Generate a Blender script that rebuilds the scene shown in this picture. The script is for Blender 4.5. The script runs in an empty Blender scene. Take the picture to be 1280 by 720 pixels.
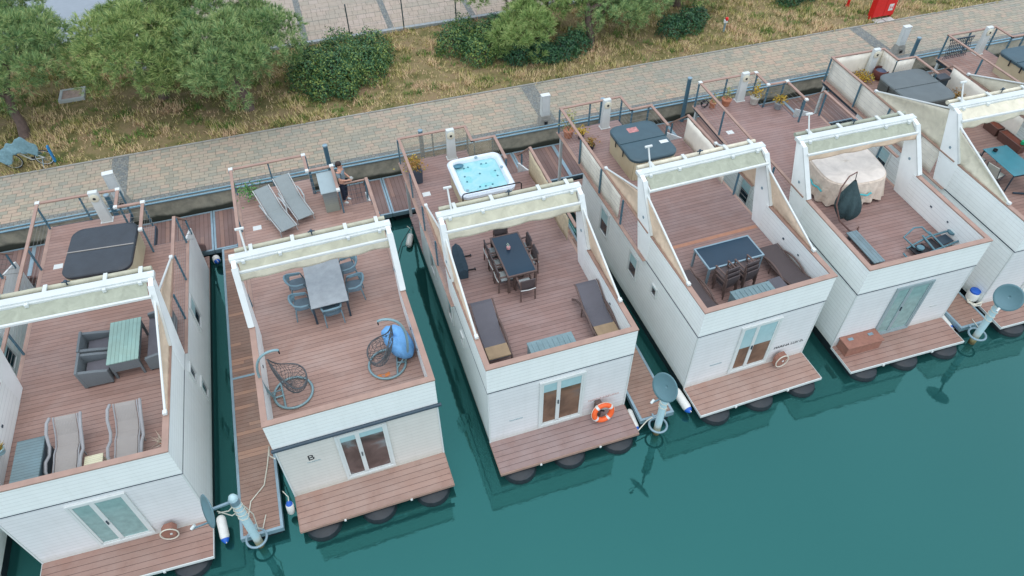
import bpy, math, random
import numpy as np
from mathutils import Vector, Matrix
random.seed(7); np.random.seed(7)
R = math.radians
sc = bpy.context.scene
col = sc.collection

# ------------------------------------------------------------------ camera
cd = bpy.data.cameras.new('camera'); cam = bpy.data.objects.new('camera', cd); col.objects.link(cam); sc.camera = cam
cd.sensor_width = 36; cd.lens = 906.898 / 1280 * 36; cd.clip_end = 800; cd.clip_start = .1
yaw, pit, rol = 0.30351003, 0.81595575, -0.00701325
fw = Vector((math.sin(yaw)*math.cos(pit), math.cos(yaw)*math.cos(pit), -math.sin(pit)))
rt = Vector((math.cos(yaw), -math.sin(yaw), 0)); up = rt.cross(fw)
r2 = rt*math.cos(rol) + up*math.sin(rol); u2 = -rt*math.sin(rol) + up*math.cos(rol)
m = Matrix((r2, u2, -fw)).transposed().to_4x4(); m.translation = (-2.80697643, -11.29354154, 19.53958379)
cam.matrix_world = m

# ------------------------------------------------------------------ light
w = bpy.data.worlds.new('World'); sc.world = w; w.use_nodes = True
nt = w.node_tree; bg = nt.nodes['Background']
sky = nt.nodes.new('ShaderNodeTexSky'); sky.sky_type = 'NISHITA'; sky.sun_disc = False
SUN_EL, SUN_AZ = 78, 190
sky.sun_elevation = R(SUN_EL); sky.sun_rotation = R(SUN_AZ); sky.dust_density = 1.5; sky.ozone_density = 1.2; sky.air_density = 1.0
nt.links.new(sky.outputs[0], bg.inputs[0]); bg.inputs[1].default_value = .10
sd = bpy.data.lights.new('sun', 'SUN'); so = bpy.data.objects.new('sun', sd); col.objects.link(so)
sd.energy = 1.5; sd.angle = R(150); sd.color = (1, .99, .93)
az, el = R(SUN_AZ), R(SUN_EL)
sdir = Vector((math.sin(az)*math.cos(el), math.cos(az)*math.cos(el), math.sin(el)))
so.rotation_euler = sdir.to_track_quat('Z', 'Y').to_euler(); so.location = (0, 0, 60)
vs = sc.view_settings; vs.view_transform = 'Standard'; vs.look = 'None'; vs.gamma = 1; vs.exposure = 0.95
vs.use_curve_mapping = False
sc.cycles.max_bounces = 6; sc.cycles.transparent_max_bounces = 6

# ------------------------------------------------------------------ materials
MATS = {}
def S(r, g, b):
    f = lambda c: (c/255/12.92) if c/255 <= .04045 else ((c/255+.055)/1.055)**2.4
    return (f(r), f(g), f(b))
class NT:
    def __init__(s, name):
        s.m = bpy.data.materials.new(name); s.m.use_nodes = True; s.t = s.m.node_tree
        s.b = s.t.nodes['Principled BSDF']
    def n(s, typ, **kw):
        nd = s.t.nodes.new(typ)
        for k, v in kw.items(): setattr(nd, k, v)
        return nd
    def l(s, a, b): s.t.links.new(a, b)
    def inp(s, nd, i, v):
        if isinstance(v, bpy.types.NodeSocket): s.l(v, nd.inputs[i])
        else: nd.inputs[i].default_value = v
    def math(s, op, a, b=0., c=None):
        nd = s.n('ShaderNodeMath', operation=op); s.inp(nd, 0, a); s.inp(nd, 1, b)
        if c is not None: s.inp(nd, 2, c)
        return nd.outputs[0]
    def mix(s, f, a, b, mode='MIX'):
        nd = s.n('ShaderNodeMix', data_type='RGBA', blend_type=mode)
        s.inp(nd, 0, f)
        s.inp(nd, 6, a if isinstance(a, bpy.types.NodeSocket) else (*a, 1)); s.inp(nd, 7, b if isinstance(b, bpy.types.NodeSocket) else (*b, 1))
        return nd.outputs[2]
    def noise(s, scale, vec=None, detail=3, rough=.55, dist=0):
        nd = s.n('ShaderNodeTexNoise'); nd.inputs['Scale'].default_value = scale; nd.inputs['Detail'].default_value = detail
        nd.inputs['Roughness'].default_value = rough; nd.inputs['Distortion'].default_value = dist
        if vec is not None: s.l(vec, nd.inputs['Vector'])
        return nd.outputs['Fac']
    def ramp(s, f, stops):
        nd = s.n('ShaderNodeValToRGB'); s.l(f, nd.inputs[0]); cr = nd.color_ramp
        while len(cr.elements) < len(stops): cr.elements.new(.5)
        for e, (p, c) in zip(cr.elements, stops): e.position = p; e.color = (*c, 1) if len(c) == 3 else c
        return nd.outputs[0]
    def obj(s): return s.n('ShaderNodeTexCoord').outputs['Object']
    def bump(s, h, st=.3, dist=.01):
        nd = s.n('ShaderNodeBump'); s.l(h, nd.inputs['Height']); nd.inputs['Strength'].default_value = st; nd.inputs['Distance'].default_value = dist
        s.l(nd.outputs[0], s.b.inputs['Normal'])
    def out(s, c=None, rough=.5, metal=0, spec=.5):
        if c is not None:
            if isinstance(c, bpy.types.NodeSocket): s.l(c, s.b.inputs['Base Color'])
            else: s.b.inputs['Base Color'].default_value = (*c, 1)
        s.inp(s.b, 'Roughness', rough)
        s.b.inputs['Metallic'].default_value = metal; s.b.inputs['Specular IOR Level'].default_value = spec
        return s.m
def dk(c, k): return tuple(min(1, x*k) for x in c)

def plain(name, c, rough=.5, metal=0, var=.15, scale=6, bump=0, spec=.5):
    if name in MATS: return MATS[name]
    t = NT(name); o = t.obj(); n = t.noise(scale, o, 4, .6)
    cc = t.ramp(n, [(.3, dk(c, 1-var)), (.7, dk(c, 1+var*.6))])
    if bump: t.bump(t.noise(scale*8, o, 3), bump, .01)
    MATS[name] = t.out(cc, rough, metal, spec); return MATS[name]

def siding(name, c, pitch=.15, rough=.45, axis=2):
    if name in MATS: return MATS[name]
    t = NT(name); o = t.obj(); sp = t.n('ShaderNodeSeparateXYZ'); t.l(o, sp.inputs[0])
    q = t.math('DIVIDE', sp.outputs[axis], pitch); fr = t.math('FRACT', q); idx = t.math('FLOOR', q)
    wn = t.n('ShaderNodeTexWhiteNoise', noise_dimensions='1D'); t.l(idx, wn.inputs['W'])
    d = t.noise(1.2, o, 5, .65); d2 = t.noise(9, o, 3, .6)
    cc = t.mix(t.math('MULTIPLY', wn.outputs['Value'], .35), c, dk(c, .9))
    cc = t.mix(t.math('MULTIPLY', t.ramp(d, [(.45, (0, 0, 0)), (.75, (1, 1, 1))]), .3), cc, dk(c, .78))
    cc = t.mix(t.math('MULTIPLY', d2, .07), cc, dk(c, .7))
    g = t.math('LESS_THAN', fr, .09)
    mp = t.n('ShaderNodeMapping'); t.l(o, mp.inputs[0]); mp.inputs['Scale'].default_value = (5, 5, .5)
    stk = t.noise(1.5, mp.outputs[0], 4, .65)
    cc = t.mix(t.math('MULTIPLY', t.ramp(stk, [(.5, (0, 0, 0)), (.8, (1, 1, 1))]), .16), cc, (c[0]*.62, c[1]*.62, c[2]*.56))
    cc = t.mix(t.math('MULTIPLY', g, .4), cc, dk(c, .45))  # joint dirt plus the board lap's shadow line, painted into the colour
    gz = t.math('ADD', sp.outputs[2], t.math('MULTIPLY', d2, .35))
    cc = t.mix(t.math('MULTIPLY', t.ramp(gz, [(.45, (1, 1, 1)), (.85, (0, 0, 0))]), .45), cc, S(168, 170, 146))
    t.bump(fr, .45, .012)
    MATS[name] = t.out(cc, rough, 0, .4); return MATS[name]

def planks(name, c, wd=.145, axis=1, var=.3, length=2.4, rough=.6, odd=None, grime=.5):
    """boards with butt joints; axis is the direction across the boards"""
    if name in MATS: return MATS[name]
    t = NT(name); o = t.obj(); sp = t.n('ShaderNodeSeparateXYZ'); t.l(o, sp.inputs[0])
    a = sp.outputs[axis]; b = sp.outputs[1-axis]
    q = t.math('DIVIDE', a, wd); fr = t.math('FRACT', q); row = t.math('FLOOR', q)
    wn = t.n('ShaderNodeTexWhiteNoise', noise_dimensions='1D'); t.l(row, wn.inputs['W'])
    q2 = t.math('ADD', t.math('DIVIDE', b, length), t.math('MULTIPLY', wn.outputs['Value'], 7.))
    fr2 = t.math('FRACT', q2); cell = t.math('ADD', t.math('FLOOR', q2), t.math('MULTIPLY', row, 13.7))
    w2 = t.n('ShaderNodeTexWhiteNoise', noise_dimensions='1D'); t.l(cell, w2.inputs['W'])
    cc = t.mix(w2.outputs['Value'], dk(c, 1-var), dk(c, 1+var))
    if odd is not None:
        cc = t.mix(t.math('MULTIPLY', t.math('GREATER_THAN', w2.outputs['Value'], .86), .8), cc, odd)
    mp = t.n('ShaderNodeMapping'); t.l(o, mp.inputs[0]); s3 = [2.2, 2.2, 2.2]; s3[axis] = 30; mp.inputs['Scale'].default_value = s3
    gr = t.noise(1.6, mp.outputs[0], 3, .6)
    cc = t.mix(t.math('MULTIPLY', gr, .25), cc, dk(c, .62))
    st = t.noise(.9, o, 5, .62, .6)
    cc = t.mix(t.math('MULTIPLY', t.ramp(st, [(.42, (0, 0, 0)), (.72, (1, 1, 1))]), grime), cc, dk((c[0]*.9, c[1]*1.1, c[2]*1.2), 1.35))
    st2 = t.noise(2.3, o, 4, .7)
    cc = t.mix(t.math('MULTIPLY', t.ramp(st2, [(.55, (0, 0, 0)), (.7, (1, 1, 1))]), grime*.6), cc, dk(c, .6))
    gap = t.math('LESS_THAN', fr, .085)
    cc = t.mix(t.math('MULTIPLY', gap, .85), cc, dk(c, .3))
    h = t.math('ADD', t.math('MULTIPLY', gap, -1.), t.math('MULTIPLY', gr, .15))
    t.bump(h, .5, .006)
    MATS[name] = t.out(cc, rough, 0, .35); return MATS[name]

def weave(name, c, pitch=.02, rough=.6):
    if name in MATS: return MATS[name]
    t = NT(name); o = t.obj()
    ck = t.n('ShaderNodeTexChecker'); t.l(o, ck.inputs['Vector']); ck.inputs['Scale'].default_value = 1/pitch
    n = t.noise(5, o, 4)
    cc = t.mix(t.math('MULTIPLY', ck.outputs['Fac'], .5), dk(c, 1.15), dk(c, .65))
    cc = t.mix(t.math('MULTIPLY', n, .4), cc, dk(c, 1.5)); t.bump(ck.outputs['Fac'], .5, .004)
    MATS[name] = t.out(cc, rough); return MATS[name]

def fabric(name, c, wr=.6, scale=3, rough=.85):
    if name in MATS: return MATS[name]
    t = NT(name); o = t.obj(); n = t.noise(scale, o, 4, .6, .8)
    cc = t.ramp(n, [(.3, dk(c, .84)), (.7, dk(c, 1.1))]); t.bump(n, wr, .05)
    MATS[name] = t.out(cc, rough, 0, .2); return MATS[name]

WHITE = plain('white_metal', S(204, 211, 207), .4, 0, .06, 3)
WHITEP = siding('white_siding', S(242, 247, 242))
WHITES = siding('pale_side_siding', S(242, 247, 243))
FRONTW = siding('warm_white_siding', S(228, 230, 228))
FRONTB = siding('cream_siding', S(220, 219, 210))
PANELW = plain('white_panel', S(242, 247, 243), .45, 0, .07, 1.5)
TRIM = plain('white_trim', S(210, 216, 212), .4, 0, .05, 3)
CAP = plain('wood_cap', S(160, 132, 117), .55, 0, .14, 2.5, .2)
WOOD = plain('brown_wood', S(150, 106, 90), .6, 0, .2, 8)
WOODD = plain('dark_brown_wood', S(104, 76, 68), .6, 0, .2, 8)
STEEL = plain('blue_grey_steel', S(84, 122, 138), .45, .3, .15, 4)
STEELD = plain('dark_steel', S(56, 74, 86), .45, .3, .15, 4)
CABLE = plain('steel_cable', S(160, 156, 148), .35, .6, .05)
NAVY = plain('navy_trim', S(34, 50, 70), .4, 0, .1)
HULL = plain('black_hull', S(26, 32, 38), .55, 0, .35, 2)
FLOATM = plain('float_rubber', S(30, 40, 45), .5, 0, .3, 5)
GALV = plain('galvanised_steel', S(140, 166, 176), .45, .35, .15, 3)
CREAM = fabric('cream_canvas', S(212, 208, 186), .3, 2.5)
CREAML = fabric('pale_canvas', S(236, 232, 216), .1, .8)
PEACH = fabric('peach_canvas', S(216, 194, 168), .3, 2.5)
GREYG = fabric('grey_green_canvas', S(160, 166, 148), .3, 4)
TAN = fabric('tan_cover', S(216, 202, 184), .8, 5)
TANL = fabric('light_tan_cover', S(222, 214, 202), .3, 2)
GLASS = plain('dark_glass', S(36, 52, 62), .06, 0, .1, 1, spec=.8)
TABGL = plain('blue_glass', S(36, 60, 76), .2, 0, .1, 1, spec=.3)
DARKW = weave('dark_wicker', S(74, 66, 66))
GREYW = weave('grey_wicker', S(104, 112, 114))
BROWNW = weave('brown_wicker', S(92, 76, 70))
TEALP = plain('teal_plastic', S(106, 136, 146), .45, 0, .12, 4)
TERRA = plain('terracotta', S(186, 126, 96), .8, 0, .15, 8)
POTW = plain('pale_pot', S(190, 190, 180), .7, 0, .12, 8)
CONC = plain('concrete', S(150, 150, 142), .9, 0, .25, 3, .3)
ROPE = plain('white_rope', S(208, 206, 190), .8, 0, .1)
FENDER = plain('fender_white', S(214, 216, 208), .4, 0, .08)
FBLUE = plain('fender_blue', S(28, 92, 186), .4, 0, .08)
ORANGE = plain('lifebuoy_orange', S(236, 100, 44), .5, 0, .08)
RED = plain('cabinet_red', S(206, 30, 28), .4, 0, .1)
SKIN = plain('skin', S(196, 148, 124), .6, 0, .08)
HAIR = plain('dark_hair', S(48, 36, 32), .7, 0, .2)
BLACK = plain('black_rubber', S(28, 30, 34), .6, 0, .1)
DECKS = {
 'red': planks('terrace_boards_red', S(151, 122, 110), var=.11, length=4.5),
 'purple': planks('terrace_boards_purple', S(147, 121, 113), var=.11, length=4.5),
 'warm': planks('terrace_boards_warm', S(160, 131, 118), var=.11, length=4.5),
 'dark': planks('terrace_boards_dark', S(144, 117, 109), var=.11, length=4.5),
}
PLAT = {'red': planks('platform_boards', S(153, 122, 109), .185, var=.11, length=6), 'warm': planks('platform_boards_warm', S(162, 132, 118), .185, var=.11, length=6), 'purple': planks('platform_boards_purple', S(149, 125, 118), .185, var=.11, length=6)}
FINGER = planks('finger_boards', S(148, 119, 104), .14, 1, .1, 3, odd=S(186, 146, 122))
WALKB = planks('boardwalk_boards', S(119, 96, 89), .16, 0, .2, 5, odd=S(146, 116, 102))
def leafmat(name, a, b, c, rough=.6):
    t = NT(name); g = t.n('ShaderNodeNewGeometry'); n = t.noise(.9, t.obj(), 3)
    f = t.math('ADD', t.math('MULTIPLY', g.outputs['Random Per Island'], .55), t.math('MULTIPLY', n, .5))
    t.b.inputs['Subsurface Weight'].default_value = 0
    return t.out(t.ramp(f, [(.2, a), (.5, b), (.85, c)]), rough, 0, .3)

# ------------------------------------------------------------------ mesh builder
class MB:
    def __init__(s): s.v = []; s.f = []
    def add(s, vs, fs):
        o = len(s.v); s.v += [tuple(p) for p in vs]; s.f += [tuple(i+o for i in f) for f in fs]; return s
    def box(s, x0, x1, y0, y1, z0, z1):
        vs = [(x, y, z) for z in (z0, z1) for y in (y0, y1) for x in (x0, x1)]
        return s.add(vs, [(0, 2, 3, 1), (4, 5, 7, 6), (0, 1, 5, 4), (2, 6, 7, 3), (0, 4, 6, 2), (1, 3, 7, 5)])
    def beam(s, p, q, w, h, upv=(0, 0, 1)):
        p, q = Vector(p), Vector(q); d = (q-p).normalized(); u = Vector(upv)
        if abs(d.dot(u)) > .98: u = Vector((0, 1, 0))
        a = d.cross(u).normalized(); b = a.cross(d).normalized()
        vs = [c + a*sa*w/2 + b*sb*h/2 for c in (p, q) for sb in (-1, 1) for sa in (-1, 1)]
        return s.add(vs, [(0, 2, 3, 1), (4, 5, 7, 6), (0, 1, 5, 4), (2, 6, 7, 3), (0, 4, 6, 2), (1, 3, 7, 5)])
    def loft(s, rings, cap=True, closed=True):
        n = len(rings[0]); o = [p for r in rings for p in r]; fs = []
        for i in range(len(rings)-1):
            for j in range(n if closed else n-1):
                k = (j+1) % n; fs.append((i*n+j, i*n+k, (i+1)*n+k, (i+1)*n+j))
        if cap: fs.append(tuple(range(n-1, -1, -1))); fs.append(tuple((len(rings)-1)*n+j for j in range(n)))
        return s.add(o, fs)
    def tube(s, pts, r, n=8, closed=False):
        pts = [Vector(p) for p in pts]; N = len(pts); rs = r if isinstance(r, (list, tuple)) else [r]*N
        rings = []; prev = None
        for i, p in enumerate(pts):
            if closed: d = pts[(i+1) % N] - pts[i-1]
            else: d = pts[min(i+1, N-1)] - pts[max(i-1, 0)]
            d.normalize()
            if prev is None:
                u = Vector((0, 0, 1)) if abs(d.z) < .9 else Vector((1, 0, 0)); a = d.cross(u).normalized()
            else:
                a = (prev - d*prev.dot(d)).normalized()
            prev = a; b = d.cross(a)
            rings.append([p + (a*math.cos(t) + b*math.sin(t))*rs[i] for t in [2*math.pi*k/n for k in range(n)]])
        if closed: rings.append(rings[0]); return s.loft(rings, cap=False)
        return s.loft(rings)
    def prism(s, poly, axis, a, b):
        def P(q, t): return {'x': (t, q[0], q[1]), 'y': (q[0], t, q[1]), 'z': (q[0], q[1], t)}[axis]
        return s.loft([[P(q, a) for q in poly], [P(q, b) for q in poly]])
    def lathe(s, prof, c=(0, 0, 0), n=20, axis='z'):
        rings = []
        for r, z in prof:
            ring = []
            for k in range(n):
                t = 2*math.pi*k/n; x, y = r*math.cos(t), r*math.sin(t)
                q = {'z': (x, y, z), 'x': (z, x, y), 'y': (y, z, x)}[axis]; ring.append((c[0]+q[0], c[1]+q[1], c[2]+q[2]))
            rings.append(ring)
        return s.loft(rings)
    def ball(s, c, r, n=12, m=8):
        r = r if isinstance(r, (tuple, list)) else (r, r, r)
        return s.loft([[(c[0]+r[0]*math.sin(a)*math.cos(2*math.pi*k/n), c[1]+r[1]*math.sin(a)*math.sin(2*math.pi*k/n), c[2]+r[2]*math.cos(a)) for k in range(n)]
                       for a in [math.pi*(.02+.96*i/m) for i in range(m+1)]])
    def grid(s, fn, nu, nv):
        vs = [fn(i/nu, j/nv) for j in range(nv+1) for i in range(nu+1)]
        return s.add(vs, [(j*(nu+1)+i, j*(nu+1)+i+1, (j+1)*(nu+1)+i+1, (j+1)*(nu+1)+i) for j in range(nv) for i in range(nu)])
    def mesh(s, name):
        me = bpy.data.meshes.new(name); me.from_pydata(s.v, [], s.f); me.validate(); me.update(); return me

CACHE = {}
def obj(name, mb, mat, parent=None, smooth=False, bevel=0, solid=0, fixn=True, **props):
    me = mb if isinstance(mb, bpy.types.Mesh) else mb.mesh(name)
    if not isinstance(mb, bpy.types.Mesh):
        if fixn:
            import bmesh
            bm = bmesh.new(); bm.from_mesh(me); bmesh.ops.recalc_face_normals(bm, faces=bm.faces); bm.to_mesh(me); bm.free()
        if smooth:
            me.polygons.foreach_set('use_smooth', [True]*len(me.polygons)); me.set_sharp_from_angle(angle=R(38))
        me.materials.append(mat)
    o = bpy.data.objects.new(name, me); col.objects.link(o)
    if parent is not None: o.parent = parent
    if bevel:
        b = o.modifiers.new('bevel', 'BEVEL'); b.width = bevel; b.segments = 2; b.limit_method = 'ANGLE'
    if solid:
        b = o.modifiers.new('solid', 'SOLIDIFY'); b.thickness = solid
    for k, v in props.items(): o[k] = v
    return o
def cached(key, name, fn, mat, parent, **kw):
    """first call builds, later calls share the mesh"""
    k = (key, mat.name)
    if k in CACHE:
        src = CACHE[k]; o = src.copy(); col.objects.link(o); o.parent = parent
        return o
    o = obj(name, fn(), mat, parent, **kw); CACHE[k] = o; return o
def thing(name, label, cat, loc=(0, 0, 0), rz=0, group=None):
    o = bpy.data.objects.new(name, None); col.objects.link(o); o.location = loc; o.rotation_euler = (0, 0, rz)
    o.empty_display_size = .2; o['label'] = label; o['category'] = cat
    if group: o['group'] = group
    return o
def tag(o, label, cat, group=None, kind=None):
    o['label'] = label
    if cat: o['category'] = cat
    if group: o['group'] = group
    if kind: o['kind'] = kind
    return o
def dup(root, label, loc=None, rz=None, group=None):
    def cp(o, par):
        c = o.copy(); col.objects.link(c); c.parent = par
        for ch in list(o.children): cp(ch, c)
        return c
    c = cp(root, None); c['label'] = label
    if loc is not None: c.location = loc
    if rz is not None: c.rotation_euler[2] = rz
    if group: c['group'] = group
    return c

# ------------------------------------------------------------------ setting
def struct(name, mb, mat, **kw):
    o = obj(name, mb, mat, **kw); o['kind'] = 'structure'; return o
# water
t = NT('teal_water'); o_ = t.obj()
mp = t.n('ShaderNodeMapping'); t.l(o_, mp.inputs[0]); mp.inputs['Scale'].default_value = (1, 1.6, 1)
n1 = t.noise(1.1, mp.outputs[0], 3, .5, .4); n2 = t.noise(7, mp.outputs[0], 3, .55)
big = t.noise(.06, o_, 3)
cc = t.ramp(big, [(.35, (.008, .044, .041)), (.65, (.011, .054, .050))])
t.bump(t.math('ADD', n1, t.math('MULTIPLY', n2, .25)), .05, .05)
WATER = t.out(cc, .035, 0, .5); t.b.inputs['IOR'].default_value = 1.95; t.b.inputs['Specular Tint'].default_value = (.22, .86, .79, 1)
struct('water', MB().add([(-120, -120, 0), (160, -120, 0), (160, 13.75, 0), (-120, 13.75, 0)], [(0, 1, 2, 3)]), WATER, fixn=False)

# quay wall, pavements
QZ = 1.2; QY = 13.78
t = NT('quay_wall_concrete'); o_ = t.obj(); sp = t.n('ShaderNodeSeparateXYZ'); t.l(o_, sp.inputs[0])
n = t.noise(2.2, o_, 5, .65); n2 = t.noise(.7, o_, 4)
cc = t.ramp(n, [(.3, S(128, 130, 116)), (.7, S(176, 172, 152))])
wl = t.math('ADD', sp.outputs[2], t.math('MULTIPLY', n2, .5))
cc = t.mix(t.ramp(wl, [(.78, (1, 1, 1)), (.9, (0, 0, 0))]), cc, S(62, 66, 56))
t.bump(n, .4, .03); QW = t.out(cc, .9)
struct('quay_wall', MB().box(-120, 160, QY, QY+.5, -2, QZ-.004), QW)
def pavermat(name, c1, c2, c3, bw, bh, rot=0, grey=.5):
    t = NT(name); o = t.obj(); mp = t.n('ShaderNodeMapping'); t.l(o, mp.inputs[0]); mp.inputs['Rotation'].default_value = (0, 0, rot)
    wob = t.n('ShaderNodeTexNoise'); t.l(o, wob.inputs['Vector']); wob.inputs['Scale'].default_value = 1.5
    va = t.n('ShaderNodeVectorMath', operation='MULTIPLY_ADD'); t.l(wob.outputs['Color'], va.inputs[0]); va.inputs[1].default_value = (.05, .05, 0); t.l(mp.outputs[0], va.inputs[2])
    br = t.n('ShaderNodeTexBrick'); t.l(va.outputs[0], br.inputs['Vector'])
    br.inputs['Color1'].default_value = (0, 0, 0, 1); br.inputs['Color2'].default_value = (1, 1, 1, 1); br.inputs['Mortar'].default_value = (.5, .5, .5, 1)
    br.inputs['Scale'].default_value = 1; br.inputs['Mortar Size'].default_value = .011; br.inputs['Mortar Smooth'].default_value = .3
    br.inputs['Brick Width'].default_value = bw; br.inputs['Row Height'].default_value = bh; br.offset = .5; br.squash = 1.45; br.squash_frequency = 3
    cc = t.ramp(br.outputs['Color'], [(.05, c1), (.45, c2), (.9, c3)])
    lg = t.noise(.35, o, 5, .6, .5)
    cc = t.mix(t.math('MULTIPLY', t.ramp(lg, [(.4, (0, 0, 0)), (.62, (1, 1, 1))]), grey), cc, S(138, 143, 133))
    md = t.noise(3.5, o, 4, .7)
    cc = t.mix(t.math('MULTIPLY', t.ramp(md, [(.5, (0, 0, 0)), (.75, (1, 1, 1))]), .35), cc, S(106, 104, 90))
    cc = t.mix(t.math('MULTIPLY', br.outputs['Fac'], t.math('ADD', .5, t.math('MULTIPLY', md, .6))), cc, S(92, 90, 78))
    t.bump(t.math('SUBTRACT', 1., br.outputs['Fac']), .5, .01)
    return t.out(cc, .85, 0, .3)
PAVE = pavermat('tan_pavers', S(146, 144, 128), S(166, 156, 135), S(174, 154, 134), .34, .21)
PAVE2 = pavermat('pale_pavers', S(160, 150, 134), S(168, 154, 138), S(172, 158, 144), .5, .5, 0, .25)
COBB = pavermat('grey_cobbles', S(104, 112, 114), S(118, 124, 122), S(132, 134, 128), .14, .12, 0, .2)
struct('promenade_pavement', MB().box(-120, 160, QY+.5, 17.42, QZ-.3, QZ), PAVE)
struct('quay_coping', MB().box(-120, 160, QY-.05, QY+.5, QZ+.002, QZ+.03), COBB)
mb = MB()
for x in (-47, -29, -10.98, 7, 25, 43): mb.box(x-.33, x+.33, QY+.5, 17.42, QZ, QZ+.004)
struct('cobble_bands', mb, COBB)
struct('grass_kerb', MB().box(-120, 160, 17.42, 17.5, QZ-.1, QZ+.03), CONC)
# meadow
t = NT('meadow_soil'); o_ = t.obj(); n = t.noise(1.0, o_, 6, .65, .5); n2 = t.noise(9, o_, 4, .7)
cc = t.ramp(n, [(.3, S(84, 92, 56)), (.42, S(118, 114, 74)), (.55, S(142, 128, 94)), (.72, S(148, 126, 100))])
cc = t.mix(t.math('MULTIPLY', n2, .5), cc, S(88, 76, 50)); t.bump(n2, .8, .05)
SOIL = t.out(cc, .95, 0, .1)
struct('meadow_ground', MB().box(-120, 160, 17.5, 24.5, QZ-.3, QZ-.01).box(-120, -10.5, 24.5, 28.6, QZ-.3, QZ-.01), SOIL)
mb = MB().box(-10.5, 160, 24.5, 24.72, QZ-.3, QZ+.12).box(-10.72, -10.5, 24.5, 28.6, QZ-.3, QZ+.12).box(-120, -10.72, 28.4, 28.6, QZ-.3, QZ+.12)
struct('kerb', mb, plain('kerb_concrete', S(150, 158, 158), .85, 0, .15, 3))
struct('parking_pavement', MB().box(-10.5, 160, 24.72, 70, QZ-.3, QZ), PAVE2)
mb = MB()
for x in np.arange(-6.9, 60, 4.45): mb.add([(x-.16, 24.72, QZ+.004), (x+.16, 24.72, QZ+.004), (x+.16, 32, QZ+.004), (x-.16, 32, QZ+.004)], [(0, 1, 2, 3)])
struct('paver_bands', mb, COBB)
struct('road', MB().box(-120, -10.5, 28.6, 70, QZ-.3, QZ-.002), plain('asphalt_pale', S(140, 150, 156), .9, 0, .06, 3, .2))
# far ground
struct('far_ground', MB().box(-300, 300, 70, 400, QZ-.3, QZ-.01), SOIL)

# grass tufts as one mesh
def tri_mesh(name, V, F, mat, parent=None, kind=None):
    me = bpy.data.meshes.new(name); me.vertices.add(len(V)); me.vertices.foreach_set('co', V.ravel())
    me.loops.add(F.size); me.loops.foreach_set('vertex_index', F.ravel().astype(np.int32))
    k = F.shape[1]; me.polygons.add(len(F)); me.polygons.foreach_set('loop_start', np.arange(0, F.size, k, dtype=np.int32)); me.polygons.foreach_set('loop_total', np.full(len(F), k, np.int32))
    me.update(); me.validate(); me.materials.append(mat)
    o = bpy.data.objects.new(name, me); col.objects.link(o)
    if parent is not None: o.parent = parent
    return o
rng = np.random.default_rng(5)
t = NT('dry_grass'); g = t.n('ShaderNodeNewGeometry'); o_ = t.obj(); n = t.noise(.55, o_, 5, .65, .8)
n3 = t.noise(2.2, o_, 3)
f = t.math('ADD', t.math('ADD', t.math('MULTIPLY', n, .9), t.math('MULTIPLY', g.outputs['Random Per Island'], .22)), t.math('MULTIPLY', n3, .3))
cc = t.ramp(f, [(.55, S(78, 102, 52)), (.62, S(152, 152, 82)), (.68, S(194, 180, 122)), (.77, S(212, 190, 148)), (.9, S(206, 170, 140))])
DRY = t.out(cc, .8, 0, .2)
def blades(cx, cy, n, hmin, hmax, spread):
    k = len(cx); c = np.repeat(np.stack([cx, cy, np.full(k, QZ-.01)], 1), n, 0); N = len(c)
    c[:, :2] += rng.normal(0, spread, (N, 2)); h = rng.uniform(hmin, hmax, N); a = rng.uniform(0, 2*np.pi, N); l = rng.uniform(.2, 1.2, N)*h
    w = rng.uniform(.008, .02, N); d = np.stack([np.cos(a), np.sin(a)], 1); p = np.stack([-d[:, 1], d[:, 0]], 1)
    V = np.zeros((N, 3, 3)); V[:, 0] = c; V[:, 1] = c; V[:, 2] = c
    V[:, 0, :2] += p*w[:, None]; V[:, 1, :2] -= p*w[:, None]; V[:, 2, :2] += d*l[:, None]; V[:, 2, 2] += h
    return V.reshape(-1, 3)
N = 15000
gx = rng.uniform(-20, 45, N); gy = rng.uniform(17.5, 24.5, N)
gx2 = rng.uniform(-20, -10.8, 1800); gy2 = rng.uniform(24.5, 28.4, 1800)
gx, gy = np.r_[gx, gx2], np.r_[gy, gy2]
den = np.sin(gx*1.1+np.sin(gy*1.7)*1.3)*np.cos(gy*1.5+np.sin(gx*.6)*2) + .5*np.sin(gx*3.1+gy*2.3)
keep = rng.uniform(-1.3, 1.3, len(gx)) < den + .75
gx, gy, den = gx[keep], gy[keep], den[keep]
tall = den > .1
V = np.concatenate([blades(gx[tall], gy[tall], 8, .08, .3, .07), blades(gx[~tall], gy[~tall], 7, .03, .13, .06)])
g_ = tri_mesh('grass', V, np.arange(len(V)).reshape(-1, 3), DRY); tag(g_, 'dry straw coloured grass with green patches along the promenade', 'grass', kind='stuff')
# greener weeds
WEEDM = leafmat('weed_leaves', S(62, 92, 44), S(92, 124, 56), S(130, 150, 70))
cxs, cys = [], []
for _ in range(230):
    x, y = rng.uniform(-18, 34), rng.uniform(17.8, 24.2)
    k = rng.integers(5, 14); cxs.append(x + rng.normal(0, .22, k)); cys.append(np.clip(y + rng.normal(0, .16, k), 17.55, 24.4))
V = blades(np.concatenate(cxs), np.concatenate(cys), 9, .06, .2, .06)
g_ = tri_mesh('weeds', V, np.arange(len(V)).reshape(-1, 3), WEEDM); tag(g_, 'scattered green weeds growing through the dry grass', 'weeds', kind='stuff')

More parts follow.
